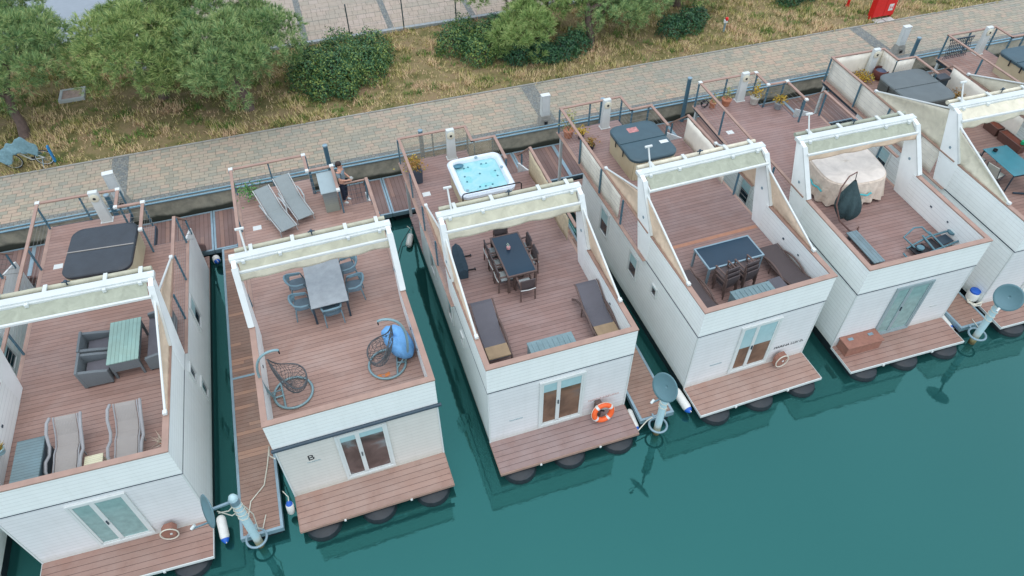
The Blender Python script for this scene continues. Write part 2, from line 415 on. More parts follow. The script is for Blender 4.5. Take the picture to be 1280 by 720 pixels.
# ------------------------------------------------------------------ trees and shrubs
BARK = plain('pine_bark', S(104, 88, 80), .9, 0, .3, 6, .5)
NEEDLE = [leafmat('pine_needles', S(56, 92, 56), S(130, 158, 92), S(192, 200, 128)), leafmat('pine_needles_deep', S(58, 100, 66), S(122, 154, 96), S(182, 194, 128)),
          leafmat('pine_needles_light', S(84, 120, 66), S(132, 160, 90), S(180, 192, 124))]
def needle_crown(clumps, density=1.0, nl=.23):
    """clumps: (x,y,z,rx,ry,rz). Bursts of needles near the surface of each clump."""
    C, Nn = [], []
    for (x, y, z, rx, ry, rz) in clumps:
        n = int(120*density*(rx*ry)**.5/.8*(rx*ry)**.5/.8)
        u = rng.normal(0, 1, (n, 3)); u /= np.linalg.norm(u, axis=1)[:, None]
        keep = u[:, 2] > -.45; u = u[keep]
        rr = rng.uniform(.55, 1.05, len(u))[:, None]
        C.append(np.array([x, y, z]) + u*np.array([rx, ry, rz])*rr); Nn.append(u)
    C = np.concatenate(C); Nn = np.concatenate(Nn); K = len(C); n = 16
    d = rng.normal(0, 1, (K, n, 3))*.45 + Nn[:, None]*.85 + np.array([0, 0, .3]); d /= np.linalg.norm(d, axis=2)[..., None]
    L = rng.uniform(.7, 1.3, (K, n, 1))*nl
    p = np.cross(d, rng.normal(0, 1, (K, n, 3))); p /= np.linalg.norm(p, axis=2)[..., None]
    base = np.repeat(C[:, None], n, 1); wd = .009
    V = np.stack([base + p*wd, base - p*wd, base + d*L - p*wd*.6, base + d*L + p*wd*.6], 2)
    # shift so that one burst is one island: share nothing but keep a burst-wise attribute through the object noise
    return V.reshape(-1, 3)
def limb(mb, p, q, r0, r1, sag=.2, n=6):
    p, q = Vector(p), Vector(q); pts = []; rs = []
    for i in range(n+1):
        t_ = i/n; c = p.lerp(q, t_) + Vector((random.uniform(-1, 1), random.uniform(-1, 1), random.uniform(-.5, .5)))*.07*(0 < i < n)
        c.z += math.sin(t_*math.pi)*sag; pts.append(c); rs.append(r0 + (r1-r0)*t_)
    mb.tube(pts, rs, 7)
def pine(label, base, fork, lobes, mat, density=1., clump=.62, group='pines on the grass strip'):
    """lobes: big ellipsoids (x,y,z,r,h,count) filled with small clumps over their upper surface"""
    root = thing('pine_tree', label, 'tree', base, 0, group)
    b = Vector(base); clumps = []; ends = []
    for (x, y, z, r, h, cnt) in lobes:
        placed = []
        tries = 0
        while len(placed) < cnt and tries < cnt*30:
            tries += 1
            a = random.uniform(0, 2*math.pi); rad = math.sqrt(random.random())*r
            if any((rad*math.cos(a)-q[0])**2 + (rad*math.sin(a)-q[1])**2 < (clump*.85)**2 for q in placed): continue
            placed.append((rad*math.cos(a), rad*math.sin(a)))
        for (dx, dy) in placed:
            rad = math.hypot(dx, dy)
            zz = z + h*math.sqrt(max(0, 1-(rad/r)**2*.9)) + random.uniform(-.4, .3)
            s_ = clump*random.uniform(.7, 1.15)
            clumps.append((x+dx-b.x, y+dy-b.y, zz-b.z, s_, s_*random.uniform(.8, 1.1), s_*.62))
            # lower layer fills the depth of the crown
            if random.random() < .7: clumps.append((x+dx*.95-b.x, y+dy*.95-b.y, zz-b.z-random.uniform(.5, 1.0)*min(1, h), s_*.9, s_*.9, s_*.5))
        ends.append((x-b.x, y-b.y, z-b.z+h*.3, r))
    V = needle_crown(clumps, density)
    cr = tri_mesh('crown', V, np.arange(len(V)).reshape(-1, 4), mat, root)
    mb = MB(); f = Vector(fork) - b
    pts = [Vector((0, 0, -.15)), f*.3 + Vector((.05, .04, 0)), f*.65 - Vector((.04, 0, 0)), f]
    mb.tube(pts, [.26, .2, .17, .14], 10)
    for e in ends:
        limb(mb, f*.9, e[:3], .12, .05)
        for k in range(9):
            cl = random.choice(clumps)
            if math.hypot(cl[0]-e[0], cl[1]-e[1]) < e[3]*1.2: limb(mb, Vector(e[:3])*.85 + f*.15, cl[:3], .045, .012, .1, 4)
    obj('trunk', mb, BARK, root, smooth=True)
    return root
pine('bushy pine at the left end with a forked trunk behind the covered bicycle', (-15.04, 20.33, QZ), (-14.9, 20.6, 3.1),
     [(-14.6, 22.2, 3.6, 2.3, 1.6, 46), (-15.6, 24.6, 3.6, 2.2, 1.5, 30), (-16.4, 21.0, 3.2, 1.3, 1.0, 12)], NEEDLE[1], .85)
pine('widest pine beside the road with its low crown over the dry grass', (-9.3, 21.6, QZ), (-9.2, 21.4, 3.2),
     [(-9.7, 21.1, 3.3, 2.2, 1.8, 46), (-8.0, 20.0, 2.7, 1.3, 1.1, 14), (-9.0, 24.2, 3.6, 2.0, 1.5, 24)], NEEDLE[0], 1.0)
pine('pine with leaning trunk left of the big dark shrub', (-5.58, 19.46, QZ), (-5.9, 19.5, 3.2),
     [(-5.9, 19.9, 3.2, 2.2, 1.5, 44), (-4.1, 21.0, 3.4, 1.3, 1.0, 16), (-6.2, 23.3, 3.6, 2.2, 1.5, 26)], NEEDLE[1], .95)
pine('pine with a dense round light green lobe above the long hedge like shrub', (9.4, 21.6, QZ), (9.2, 21.3, 2.9),
     [(7.7, 19.9, 2.3, 1.25, 1.0, 20), (9.8, 21.8, 3.0, 1.6, 1.1, 20), (6.6, 23.0, 3.2, 1.5, 1.0, 14)], NEEDLE[2], 1.15, .55)
pine('thin open pine showing bare branches left of the small red hydrant', (11.3, 20.2, QZ), (11.2, 20.5, 3.0),
     [(12.4, 20.3, 2.6, 1.5, .8, 16), (14.0, 20.6, 2.8, 1.5, .9, 18), (11.6, 22.6, 3.2, 1.6, 1.0, 16)], NEEDLE[1], .7)
pine('pine at the top edge behind the small red hydrant', (17.3, 22.6, QZ), (17.2, 22.4, 3.0),
     [(17.2, 22.0, 2.7, 1.7, 1.0, 20), (20.0, 23.4, 2.8, 1.4, .9, 12)], NEEDLE[0], .9)

LEAF = [leafmat('shrub_leaves', S(36, 72, 50), S(62, 104, 64), S(140, 156, 78), .45), leafmat('shrub_leaves_deep', S(28, 62, 46), S(48, 90, 60), S(82, 118, 74), .45)]
def shrub(label, base, blobs, mat, density=2., leaf=.05):
    root = thing('leafy_shrub', label, 'shrub', (*base, QZ), 0, 'dark evergreen shrubs')
    C = []; Nn = []
    for (x, y, r, h) in blobs:
        n = int(1500*density*r*r)
        u = rng.normal(0, 1, (n, 3)); u /= np.linalg.norm(u, axis=1)[:, None]; u[:, 2] = np.abs(u[:, 2])*1.0
        bumpy = 1 + .12*np.sin(u[:, 0]*7+x*3)*np.cos(u[:, 1]*8+y) + .08*np.sin(u[:, 2]*11+u[:, 0]*5)
        rr = (rng.uniform(.78, 1.1, n)*bumpy)[:, None]
        C.append(np.array([x-base[0], y-base[1], .08]) + u*np.array([r, r, h])*rr); Nn.append(u)
    C = np.concatenate(C); Nn = np.concatenate(Nn); K = len(C)
    nn = Nn + rng.normal(0, .55, (K, 3)); nn /= np.linalg.norm(nn, axis=1)[:, None]
    a = np.cross(nn, rng.normal(0, 1, (K, 3))); a /= np.linalg.norm(a, axis=1)[:, None]; b = np.cross(nn, a)
    s_ = rng.uniform(.6, 1.2, (K, 1))*leaf
    V = np.stack([C-a*s_*1.2, C-b*s_*.6, C+a*s_*1.2, C+b*s_*.6], 1).reshape(-1, 3)
    tri_mesh('foliage', V, np.arange(len(V)).reshape(-1, 4), mat, root)
    mb = MB()
    for (x, y, r, h) in blobs:
        for k in range(4): limb(mb, (x-base[0], y-base[1], -.1), (x-base[0]+random.uniform(-.6, .6)*r, y-base[1]+random.uniform(-.6, .6)*r, h*.85), .035, .012, 0, 3)
    obj('stems', mb, BARK, root, smooth=True)
    return root
shrub('largest dark green shrub, spreading below the fence posts', (-1.2, 20.8), [(-2.6, 20.7, 1.1, 1.5), (-1.4, 20.3, 1.3, 1.6), (-.2, 20.7, 1.2, 1.5), (-.9, 21.9, 1.2, 1.6), (.6, 22.2, .95, 1.3), (-2.3, 19.4, .6, .8), (-1.2, 19.1, .5, .7), (-2.5, 21.8, .8, 1.4), (.7, 21.2, .6, 1.0)], LEAF[0])
shrub('round dark shrub at the left end of the long shrub row', (4.9, 21.3), [(4.6, 21.6, .9, 1.3), (5.5, 20.4, .85, 1.1), (6.2, 21.3, .9, 1.3), (5.3, 22.3, .8, 1.3)], LEAF[0])
shrub('mounded shrub half under the round lobed pine', (7.4, 21.0), [(6.9, 21.6, .95, 1.4), (7.4, 19.8, .8, .9), (8.4, 19.7, .8, .9), (7.0, 20.5, .8, 1.1)], LEAF[1])
shrub('low dark shrub right of the round lobed pine', (9.9, 19.6), [(9.6, 19.4, .75, .9), (10.4, 19.9, .75, .9), (8.9, 19.2, .55, .7)], LEAF[1])
shrub('dark shrub left of the small red hydrant', (16.3, 20.1), [(15.6, 19.8, .75, .9), (16.6, 20.0, .8, 1.0), (17.4, 20.4, .6, .9)], LEAF[1])
shrub('dark shrub at the top edge left of the red cabinet', (24.0, 21.2), [(23.3, 21.0, .7, .9), (24.4, 21.3, .8, 1.0)], LEAF[1])
shrub('small dark shrub beyond the red cabinet', (28.8, 19.4), [(28.6, 19.6, .6, .8), (29.5, 19.9, .5, .6)], LEAF[1])

# ------------------------------------------------------------------ houseboats
W = 4.4; ZP = .37; ZL = 2.955; ZD = 2.95; ZT = 4.05; LEN = 11.0
BO = {'Z': (-17.9, .1, 0.), 'A': (-12.471, .131, -.02118), 'B': (-5.802, .024, .02187), 'C': (0, 0, .01045), 'D': (6.481, .016, .02676),
      'E': (11.979, .029, -.0126), 'F': (18.038, .075, -.02083), 'G': (24.116, .128, -.00447)}
def BW(b, u, v, z=ZD):
    x, y, a = BO[b]; return (x + u*math.cos(a) - v*math.sin(a), y + u*math.sin(a) + v*math.cos(a), z)
def rail_line(mb_cap, pts, wd=.11): 
    for p, q in zip(pts[:-1], pts[1:]): mb_cap.beam((*p[:2], ZT-.02), (*q[:2], ZT-.02), wd, .04)

def window(root, plane, pos, a0, a1, z0, z1, blind=.45, panes=2, glassm=None, frame=None, key='', fr=.07):
    """window or glazed door on a wall: plane 'y' (front, at y=pos facing -y) or 'x' (side at x=pos, facing sign)"""
    glassm = glassm or GLASS; frame = frame or TRIM
    sg = -1 if plane == 'y' or pos < 1 else 1
    def B(mb, a, b, c, d, t0, t1):
        lo, hi = sorted((pos+sg*t0, pos+sg*t1))
        return mb.box(a, b, lo, hi, c, d) if plane == 'y' else mb.box(lo, hi, a, b, c, d)
    f = MB(); B(f, a0, a1, z1-fr, z1, .002, .05); B(f, a0, a1, z0, z0+fr, .002, .05); B(f, a0, a0+fr, z0+fr, z1-fr, .002, .05); B(f, a1-fr, a1, z0+fr, z1-fr, .002, .05)
    w_ = obj('glazed_door' if plane == 'y' else 'window', f, frame, root)
    step = (a1-a0-2*fr)/panes if panes > 1 else a1-a0-2*fr
    for i in range(panes):
        p0 = a0+fr+i*step; p1 = p0+step
        if plane == 'y':   # door leaf: left one narrower
            cut = .41
            p0, p1 = ((a0+fr, a0+fr+(a1-a0-2*fr)*cut) if i == 0 else (a0+fr+(a1-a0-2*fr)*cut, a1-fr))
            s_ = MB(); e = .06
            B(s_, p0, p1, z1-fr-e, z1-fr, .004, .035); B(s_, p0, p1, z0+fr, z0+fr+e*1.3, .004, .035); B(s_, p0, p0+e, z0+fr+e, z1-fr-e, .004, .035); B(s_, p1-e, p1, z0+fr+e, z1-fr-e, .004, .035)
            obj('sash', s_, frame, w_); p0 += e; p1 -= e; zz0, zz1 = z0+fr+e*1.3, z1-fr-e
        else: zz0, zz1 = z0+fr, z1-fr
        g = MB(); B(g, p0, p1, zz0, zz1, .003, .012); obj('pane', g, glassm, w_)
        if blind:
            g = MB(); B(g, p0, p1, zz1-(zz1-zz0)*blind, zz1, .013, .018); obj('blind', g, BLIND, w_)
    if plane == 'y':
        h = MB().box(a0+fr+(a1-a0-2*fr)*.41-.015, a0+fr+(a1-a0-2*fr)*.41+.015, pos-.07, pos-.036, 1.55, 1.72); obj('handle', h, STEELD, w_)
    return w_
def glassroom(name, floorc, topc):
    """glass that shows a timber floor and pale blinds behind it, glossy outside"""
    t = NT(name); o = t.obj(); n = t.noise(1.1, o, 4, .5, .7); n2 = t.noise(8, o, 2)
    cc = t.ramp(n, [(.38, dk(floorc, .55)), (.5, floorc), (.62, topc)]); cc = t.mix(t.math('MULTIPLY', n2, .2), cc, dk(floorc, .5))
    return t.out(cc, .08, 0, .6)
BLIND = plain('blind_fabric', S(162, 196, 198), .25, 0, .08, 3)
ROOM = glassroom('glass_over_timber_room', S(128, 100, 80), S(110, 100, 92))
ROOMD = glassroom('glass_over_dark_room', S(104, 88, 84), S(130, 138, 140))
CURTG = plain('glass_over_grey_curtain', S(140, 172, 168), .15, 0, .18, 5)
GREENF = plain('grey_green_frame', S(146, 164, 166), .4, 0, .08)

def stair_builder():
    mb = MB(); n = 10
    for i in range(n):
        z = ZD - .02 - (i+1)*(ZD-.45)/(n+1); y = 9.07 + i*.235
        mb.box(3.42, 4.3, y, y+.25, z-.04, z)
    mb.beam((3.41, 9.05, ZD-.25), (3.41, 11.35, .5), .03, .2); mb.beam((4.31, 9.05, ZD-.25), (4.31, 11.35, .5), .03, .2)
    return mb
def houseboat(b, label, deck, plat, edge, frontm, door, awn, screens, rails, sidecloth=None, gutter=False, conn=False, extra_mast=True, oddplank=False):
    x, y, a = BO[b]
    root = thing('houseboat', label, 'houseboat', (x, y, 0), a, 'white two storey houseboats moored in a row')
    C_ = lambda key, name, fn, mat, par=root, **kw: cached(key, name, fn, mat, par, **kw)
    def BX(key, name, boxes, mat, par=root, **kw):
        for i_, bb in enumerate(boxes): C_('%s%d' % (key, i_), name, lambda: MB().box(*bb), mat, par, **kw)
    C_('hull', 'hull', lambda: MB().box(.04, W-.04, -.25, LEN-.05, -.3, ZP-.06), HULL)
    for k, u in enumerate((.62, 2.2, 3.78)):
        C_('float%d' % k, 'float', lambda: MB().loft([[(u+.5*s_*math.cos(R(180+20*q)), -.95+.47*s_*math.sin(R(180+20*q)), z_) for q in range(10)] + [(u+.5*s_, -.25, z_), (u-.5*s_, -.25, z_)] for s_, z_ in ((.85, -.4), (1, -.06), (1.02, .02), (1, .06), (.93, .16), (.7, .22))]), FLOATM, smooth=True)
    p = C_('plat', 'platform', lambda: MB().box(0, W, -1.1, .0, ZP-.05, ZP), plat)
    C_('platr', 'rear_deck', lambda: MB().box(0, W, 8.6, LEN, ZP-.05, ZP), plat)
    C_('platedge', 'edge_trim', lambda: MB().box(-.012, W+.012, -1.13, -1.102, ZP-.09, ZP+.008).box(-.014, -.002, -1.1, 0, ZP-.09, ZP+.008).box(W+.002, W+.014, -1.1, 0, ZP-.09, ZP+.008), edge, p)
    BX('cleats', 'cleat', [(1.2, 1.26, -1.17, -1.132, ZP-.09, ZP-.03), (3.1, 3.16, -1.17, -1.132, ZP-.09, ZP-.03)], TRIM, p)
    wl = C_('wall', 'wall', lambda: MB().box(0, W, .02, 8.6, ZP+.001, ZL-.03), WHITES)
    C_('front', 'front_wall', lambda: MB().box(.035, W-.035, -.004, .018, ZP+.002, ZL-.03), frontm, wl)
    BX('corner', 'corner_trim', [(-.014, .032, -.016, .03, ZP+.002, ZL-.03), (W-.032, W+.014, -.016, .03, ZP+.002, ZL-.03)], TRIM, wl)
    C_('band', 'eave_trim', lambda: MB().box(-.02, W+.02, -.022, 8.6, ZL-.03, ZL), NAVY, wl)
    if gutter: obj('gutter', MB().tube([(-.06, -.06, ZL-.03), (W+.1, -.06, ZL-.03)], .055, 8), STEELD, wl, smooth=True)
    # roof terrace floor
    poly = [(.0, .0), (W, .0), (W, 9.05), (3.37, 9.05), (3.37, 10.08), (2.52, 10.08), (2.52, LEN+.03), (0, LEN+.03)]
    d = C_('deck', 'terrace_floor', lambda: MB().prism([(q[0]*.998+.004, q[1]+.004) for q in poly], 'z', ZL+.0005, ZD+.0085), deck)
    def fascia():
        mb = MB(); 
        for p_, q_ in (((0, 8.6), (0, LEN+.04)), ((0, LEN+.04), (2.53, LEN+.04)), ((2.53, LEN+.04), (2.53, 10.09)), ((2.53, 10.09), (3.38, 10.09)), ((3.38, 10.09), (3.38, 9.05)), ((3.38, 9.05), (W, 9.05))):
            mb.beam((*p_, ZL-.1), (*q_, ZL-.1), .05, .195)
        mb.box(.03, 2.5, 8.6, LEN, ZL-.12, ZL-.002).box(2.5, 3.36, 8.6, 10.06, ZL-.12, ZL-.002)
        return mb
    C_('fascia', 'edge_beam', fascia, STEELD, d)
    BX('ledge', 'ledge', [(-.13, -.001, 3.42, LEN+.06, ZL-.02, ZD+.006), (W+.001, W+.1, 4.0, 9.0, ZL-.02, ZD+.006)], CAP, d)
    C_('vent', 'vent_plate', lambda: MB().box(.3, .58, 8.8, 9.02, ZD+.008, ZD+.02), TRIM, d)
    for (u, v) in ((.06, LEN-.06), (2.44, LEN-.06)):
        C_('post%.1f' % u, 'support_post', lambda: MB().box(u-.05, u+.05, v-.05, v+.05, ZP, ZL-.2), WHITE)
    # parapet
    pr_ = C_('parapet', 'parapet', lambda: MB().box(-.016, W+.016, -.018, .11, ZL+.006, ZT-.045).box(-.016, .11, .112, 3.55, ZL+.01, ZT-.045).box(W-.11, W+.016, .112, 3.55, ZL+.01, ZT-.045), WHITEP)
    C_('cap', 'wood_cap', lambda: MB().box(-.03, W+.03, -.035, .13, ZT-.043, ZT).box(-.03, .13, .132, 3.4, ZT-.043, ZT).box(W-.13, W+.03, .132, 3.4, ZT-.043, ZT), CAP, pr_)
    BX('studs', 'wall_light', [(W-.13, W-.112, 2.3, 2.38, 3.5, 3.55), (W-.13, W-.112, 1.5, 1.56, 3.5, 3.55), (.112, .13, 2.3, 2.38, 3.5, 3.55)], STEELD, pr_)
    # awning side panels, leaning back
    prof = [(4.02, ZD+.01), (3.38, ZD+.01), (3.38, ZT), (4.33, 5.52), (4.75, 5.62)]
    for sd_ in (0, 1):
        x0, x1 = ((-.022, .1) if sd_ == 0 else (W-.1, W+.022))
        pn = C_('panel%d' % sd_, 'side_panel', lambda: MB().prism(prof, 'x', x0, x1), PANELW)
        C_('flange%d' % sd_, 'front_flange', lambda: MB().beam(((x0+x1)/2, 3.37, ZT+.03), ((x0+x1)/2, 4.32, 5.5), .17, .05, (0, -1, .5)), WHITE, pn)
        C_('lamp%d' % sd_, 'round_light', lambda: MB().lathe([(.001, -.01), (.05, -.01), (.05, .012), (.001, .014)], ((x0-.002 if sd_ == 0 else x0-.004), 3.98, 4.35), 10, 'x'), GALV, pn)
    # awning
    vb = {'B': 4.36, 'C': 4.22, 'D': 4.08, 'E': 4.17}.get(b, 4.15); ba = '%.2f' % vb
    aw = C_('awning', 'awning', lambda: MB().box(-.06, W+.06, 4.56, 4.8, 5.5, 5.61).box(-.03, W+.03, 4.5, 4.565, 5.49, 5.56), WHITE, smooth=True)
    C_('roller', 'roller', lambda: MB().tube([(.1, 5.02, 5.5), (W-.05, 5.02, 5.5)], .075, 12), awn['roll'], aw, smooth=True)
    BX('bracket', 'bracket', [(u-.05, u+.05, 4.8, 5.06, 5.56, 5.61) for u in (.55, 1.7, 3.2, 4.1)] + [(u-.045, u+.045, 4.42, 4.52, 5.5, 5.59) for u in (.3, 1.3, 3.2, 4.1)], WHITE, aw)
    C_('barm0'+ba, 'bar_arm', lambda: MB().beam((.08, 4.56, 5.5), (.12, vb, 5.29), .04, .05), WHITE, aw)
    C_('barm1'+ba, 'bar_arm', lambda: MB().beam((W-.08, 4.56, 5.5), (W-.12, vb, 5.29), .04, .05), WHITE, aw)
    C_('fabric'+ba, 'fabric_strip', lambda: MB().grid(lambda i, j: (.16+i*(W-.32), 4.5-j*(4.5-vb), 5.5-j*.2+.012*math.sin(i*31)), 40, 3), awn['strip'], aw, solid=.01, fixn=False)
    C_('bar'+ba, 'front_bar', lambda: MB().box(.08, W-.08, vb-.07, vb, 5.26, 5.34), TRIM, aw, bevel=.012)
    if awn.get('val'):
        h = awn.get('h', .32); wv = awn.get('wave', .02)
        def val():
            def fn(i, j):
                return (.1+i*(W-.2), vb-.05+.025*math.sin(i*23)*j, 5.262-j*(h+wv*math.sin(i*19)+wv*.6*math.sin(i*47+1)))
            return MB().grid(fn, 60, 4)
        obj('valance', val(), awn['val'], aw, solid=.008, fixn=False, smooth=True)
    if extra_mast:
        C_('mast', 'crank_arm', lambda: MB().tube([(.42, 4.75, 5.6), (.42, 5.05, 6.2)], .028, 6).beam((.3, 5.05, 6.22), (.54, 5.05, 6.22), .06, .05), TRIM, aw)
    C_('sensor', 'wind_sensor', lambda: MB().ball((2.25, 4.93, 5.7), .05, 8, 6).tube([(2.15, 4.93, 5.68), (2.35, 4.93, 5.68)], .02, 6).tube([(2.25, 4.93, 5.56), (2.25, 4.93, 5.7)], .02, 6), STEELD, aw, smooth=True)
    # side wind screens
    for code, mat in screens.items():
        u = .02 if code[0] == 'L' else W-.02
        if b == 'F' and code[1] == 'R': top, end, base = (4.6, 5.45), (8.15, ZT+.06), (4.3, ZT)
        elif code[1] == 'F': top, end, base = (4.1, 5.1), (1.1, ZT+.07), (3.42, ZT+.03)
        else: top, end, base = (4.42, 4.98), (6.95, ZT+.06), (4.3, ZT+.0)
        su = .03 if code[0] == 'L' else -.03
        def cloth():
            def fn(i, j):
                e = (end[0]+(top[0]-end[0])*i, end[1]+(top[1]-end[1])*i)       # along the arm
                bt = (end[0]+(base[0]-end[0])*i, ZT-.01 if code[1] == 'F' else ZT+.0)
                q = (e[0]+(bt[0]-e[0])*j, e[1]+(bt[1]-e[1])*j)
                sag = .07*math.sin(i*math.pi)*math.sin(j*math.pi) + .012*math.sin(i*40+j*9)*i
                return (u+sag*(1 if code[0] == 'L' else -1), q[0], q[1])
            return MB().grid(fn, 24, 8)
        ck = code + ('long' if b == 'F' and code[1] == 'R' else '')
        sc_ = C_('screen'+ck, 'wind_screen', cloth, mat, solid=.006, fixn=False, smooth=True)
        C_('arm'+ck, 'arm', lambda: MB().tube([(u+su, top[0], top[1]+.05), (u+su, end[0], end[1])], .032, 8).box(u+su-.05, u+su+.05, end[0]-.06, end[0]+.06, end[1]-.04, end[1]+.04), TRIM, sc_, smooth=True)
    # railings
    def caps():
        mb = MB()
        mb.beam((0, 3.56, ZT-.02), (0, LEN+.05, ZT-.02), .1, .045); mb.beam((-.05, LEN, ZT-.019), (2.55, LEN, ZT-.019), .1, .045)
        mb.beam((2.5, LEN-.05, ZT-.021), (2.5, 10.0, ZT-.021), .1, .045); mb.beam((2.45, 10.05, ZT-.02), (3.4, 10.05, ZT-.02), .1, .045)
        mb.beam((3.35, 10.0, ZT-.022), (3.35, 8.65, ZT-.022), .1, .045); mb.beam((4.36, 4.5, ZT-.02), (4.36, 9.0, ZT-.02), .1, .045)
        mb.beam((4.36, 8.98, ZT-.03), (4.36, 10.35, 2.72), .1, .045)
        return mb
    rl = C_('caps', 'handrail', caps, CAP)
    P_ = [(-.06, v) for v in (5.3, 7.07, 8.9, LEN-.04)] + [(1.25, LEN+.05), (2.56, LEN-.04), (2.6, 10.12), (3.3, 10.12), (3.38, 8.75)] + [(4.42, v) for v in (5.4, 7.1, 8.9)]
    for i, (u, v) in enumerate(P_):
        C_('rp%d' % i, 'railing_post', lambda: MB().box(u-.025, u+.025, v-.03, v+.03, ZD-.1, ZT-.045), STEEL, rl)
    C_('rpl', 'railing_post', lambda: MB().box(4.37, 4.42, 9.95, 10.0, 2.4, 3.02), STEEL, rl)
    def cab():
        mb = MB()
        for k in range(5):
            z = ZD+.17+k*.18
            for pa in ([(-.06, 4.1, z), (-.06, LEN-.04, z)], [(-.06, LEN+.0, z), (2.52, LEN+.0, z)], [(2.52, LEN, z), (2.52, 10.08, z)], [(2.52, 10.08, z), (3.38, 10.08, z)], [(3.38, 10.08, z), (3.38, 8.7, z)], [(4.42, 4.2, z), (4.42, 8.9, z)]):
                mb.tube(pa, .004, 4)
        for k in range(4):
            z = .17+k*.22; mb.tube([(4.39, 8.9, ZD+z), (4.39, 9.97, 2.0+z)], .006, 4)
        return mb
    C_('cables', 'railing_cable', cab, CABLE, rl)
    if conn:
        BX('conn', 'corner_cap', [(-.07, .07, LEN-.07, LEN+.07, ZT-.05, ZT+.02), (2.43, 2.57, LEN-.07, LEN+.07, ZT-.05, ZT+.02), (2.44, 2.56, 9.99, 10.11, ZT-.05, ZT+.02), (3.28, 3.42, 9.98, 10.12, ZT-.05, ZT+.02), (3.29, 3.41, 8.6, 8.72, ZT-.05, ZT+.02)], TRIM, rl)
    C_('stair', 'staircase', stair_builder, WOODD)
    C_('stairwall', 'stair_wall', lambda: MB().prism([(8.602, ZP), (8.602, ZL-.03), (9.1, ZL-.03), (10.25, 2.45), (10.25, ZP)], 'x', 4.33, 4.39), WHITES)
    # cloth on the railing: (key, p0, p1, mat)
    for (q0, q1, mat) in rails:
        def cl():
            def fn(i, j):
                px = q0[0]+(q1[0]-q0[0])*i; py = q0[1]+(q1[1]-q0[1])*i
                return (px+.012*math.sin(i*25+j*3), py+.012*math.cos(i*21), ZD+.03+j*(ZT-ZD-.09)+.01*math.sin(i*17)*(1-j))
            return MB().grid(fn, 24, 4)
        obj('rail_cloth', cl(), mat, rl, solid=.006, fixn=False, smooth=True)
    # windows
    for pos in (0, W):
        window(root, 'x', pos, 6.15, 6.85, 1.45, 2.6, .5, 1)
        if pos == 0:
            window(root, 'x', pos, 3.82, 4.46, 1.55, 2.55, .5, 1); window(root, 'x', pos, 2.46, 2.82, 2.06, 2.5, .3, 1, fr=.05)
        else:
            window(root, 'x', pos, 3.62, 4.02, 1.95, 2.55, 0, 1, fr=.05); window(root, 'x', pos, 3.85, 4.3, .78, 1.5, .3, 1, fr=.06)
    window(root, 'y', -.006, 1.53, 2.95, ZP+.16 if door.get('low') is None else ZP+.01, 2.76, door.get('blind', .2), 2, door['glass'], door.get('frame'))
    return root

NET = plain('sheer_net', S(196, 184, 156), .9, 0, .15, 10); NET.node_tree.nodes['Principled BSDF'].inputs['Alpha'].default_value = .22
ROLLG = fabric('grey_cream_canvas', S(182, 182, 160), .3, 3)
AC = {'roll': ROLLG, 'strip': ROLLG, 'val': CREAM, 'h': .27, 'wave': .012}
AG = {'roll': ROLLG, 'strip': GREYG, 'val': None}
hb = {}
hb['Z'] = houseboat('Z', 'partly visible houseboat at the left edge of the photo', DECKS['red'], PLAT['red'], TRIM, FRONTW, {'glass': CURTG}, AG, {}, [])
hb['A'] = houseboat('A', 'houseboat with dark square spa cover, wicker table set and pale curtained front door', DECKS['red'], PLAT['red'], TRIM, FRONTW,
    {'glass': CURTG, 'blind': 0}, AG, {'RF': PEACH, 'RR': PEACH}, [], conn=True)
hb['B'] = houseboat('B', 'houseboat with cream front wall and two hanging egg chairs on its terrace', DECKS['warm'], PLAT['warm'], CAP, FRONTB,
    {'glass': ROOMD, 'blind': .12}, AC, {}, [], gutter=True, conn=True)
hb['C'] = houseboat('C', 'houseboat with open turquoise hot tub and orange lifebuoy at its front door', DECKS['purple'], PLAT['purple'], CAP, FRONTW,
    {'glass': ROOM, 'blind': .2}, AC, {'LF': PEACH, 'LR': PEACH, 'RF': PEACH}, [((.06, LEN-.05), (2.46, LEN-.05), NET), ((2.47, LEN-.1), (2.47, 10.1), NET), ((4.3, 5.0), (4.3, 8.9), plain('net_screen', S(204, 190, 158), .9, 0, .2, 10)), ((2.45, 10.0), (3.3, 10.0), NET)])
hb['D'] = houseboat('D', 'houseboat with black lettering beside its front door and a dark spa with tan sides', DECKS['purple'], PLAT['warm'], TRIM, FRONTW,
    {'glass': ROOM, 'blind': .48}, {'roll': CREAM, 'strip': GREYG, 'val': None}, {'LF': PEACH, 'LR': PEACH, 'RF': PEACH, 'RR': PEACH},
    [((-.02, 9.0), (-.02, 5.6), CREAML), ((4.3, 6.0), (4.3, 8.9), CREAML)])
hb['E'] = houseboat('E', 'houseboat with brown chest on its front platform and grey green glazed door', DECKS['dark'], PLAT['red'], TRIM, FRONTW,
    {'glass': CURTG, 'blind': 0, 'low': 1, 'frame': GREENF}, {'roll': GREYG, 'strip': GREYG, 'val': PEACH, 'h': .2, 'wave': .01}, {}, [], conn=True)
hb['F'] = houseboat('F', 'houseboat with cream cloth round its terrace railing and a large grey spa cover', DECKS['red'], PLAT['red'], TRIM, FRONTW,
    {'glass': CURTG, 'blind': 0}, {'roll': CREAM, 'strip': CREAM, 'val': CREAM, 'h': .26, 'wave': .05}, {'LF': CREAM, 'LR': CREAM, 'RR': CREAM},
    [((.03, LEN-.1), (.03, 4.3), CREAML), ((.05, LEN-.04), (2.47, LEN-.04), CREAML), ((2.47, LEN-.04), (2.47, 10.1), CREAML), ((2.47, 10.0), (3.32, 10.0), CREAML), ((4.3, 5.0), (4.3, 8.9), CREAML)])
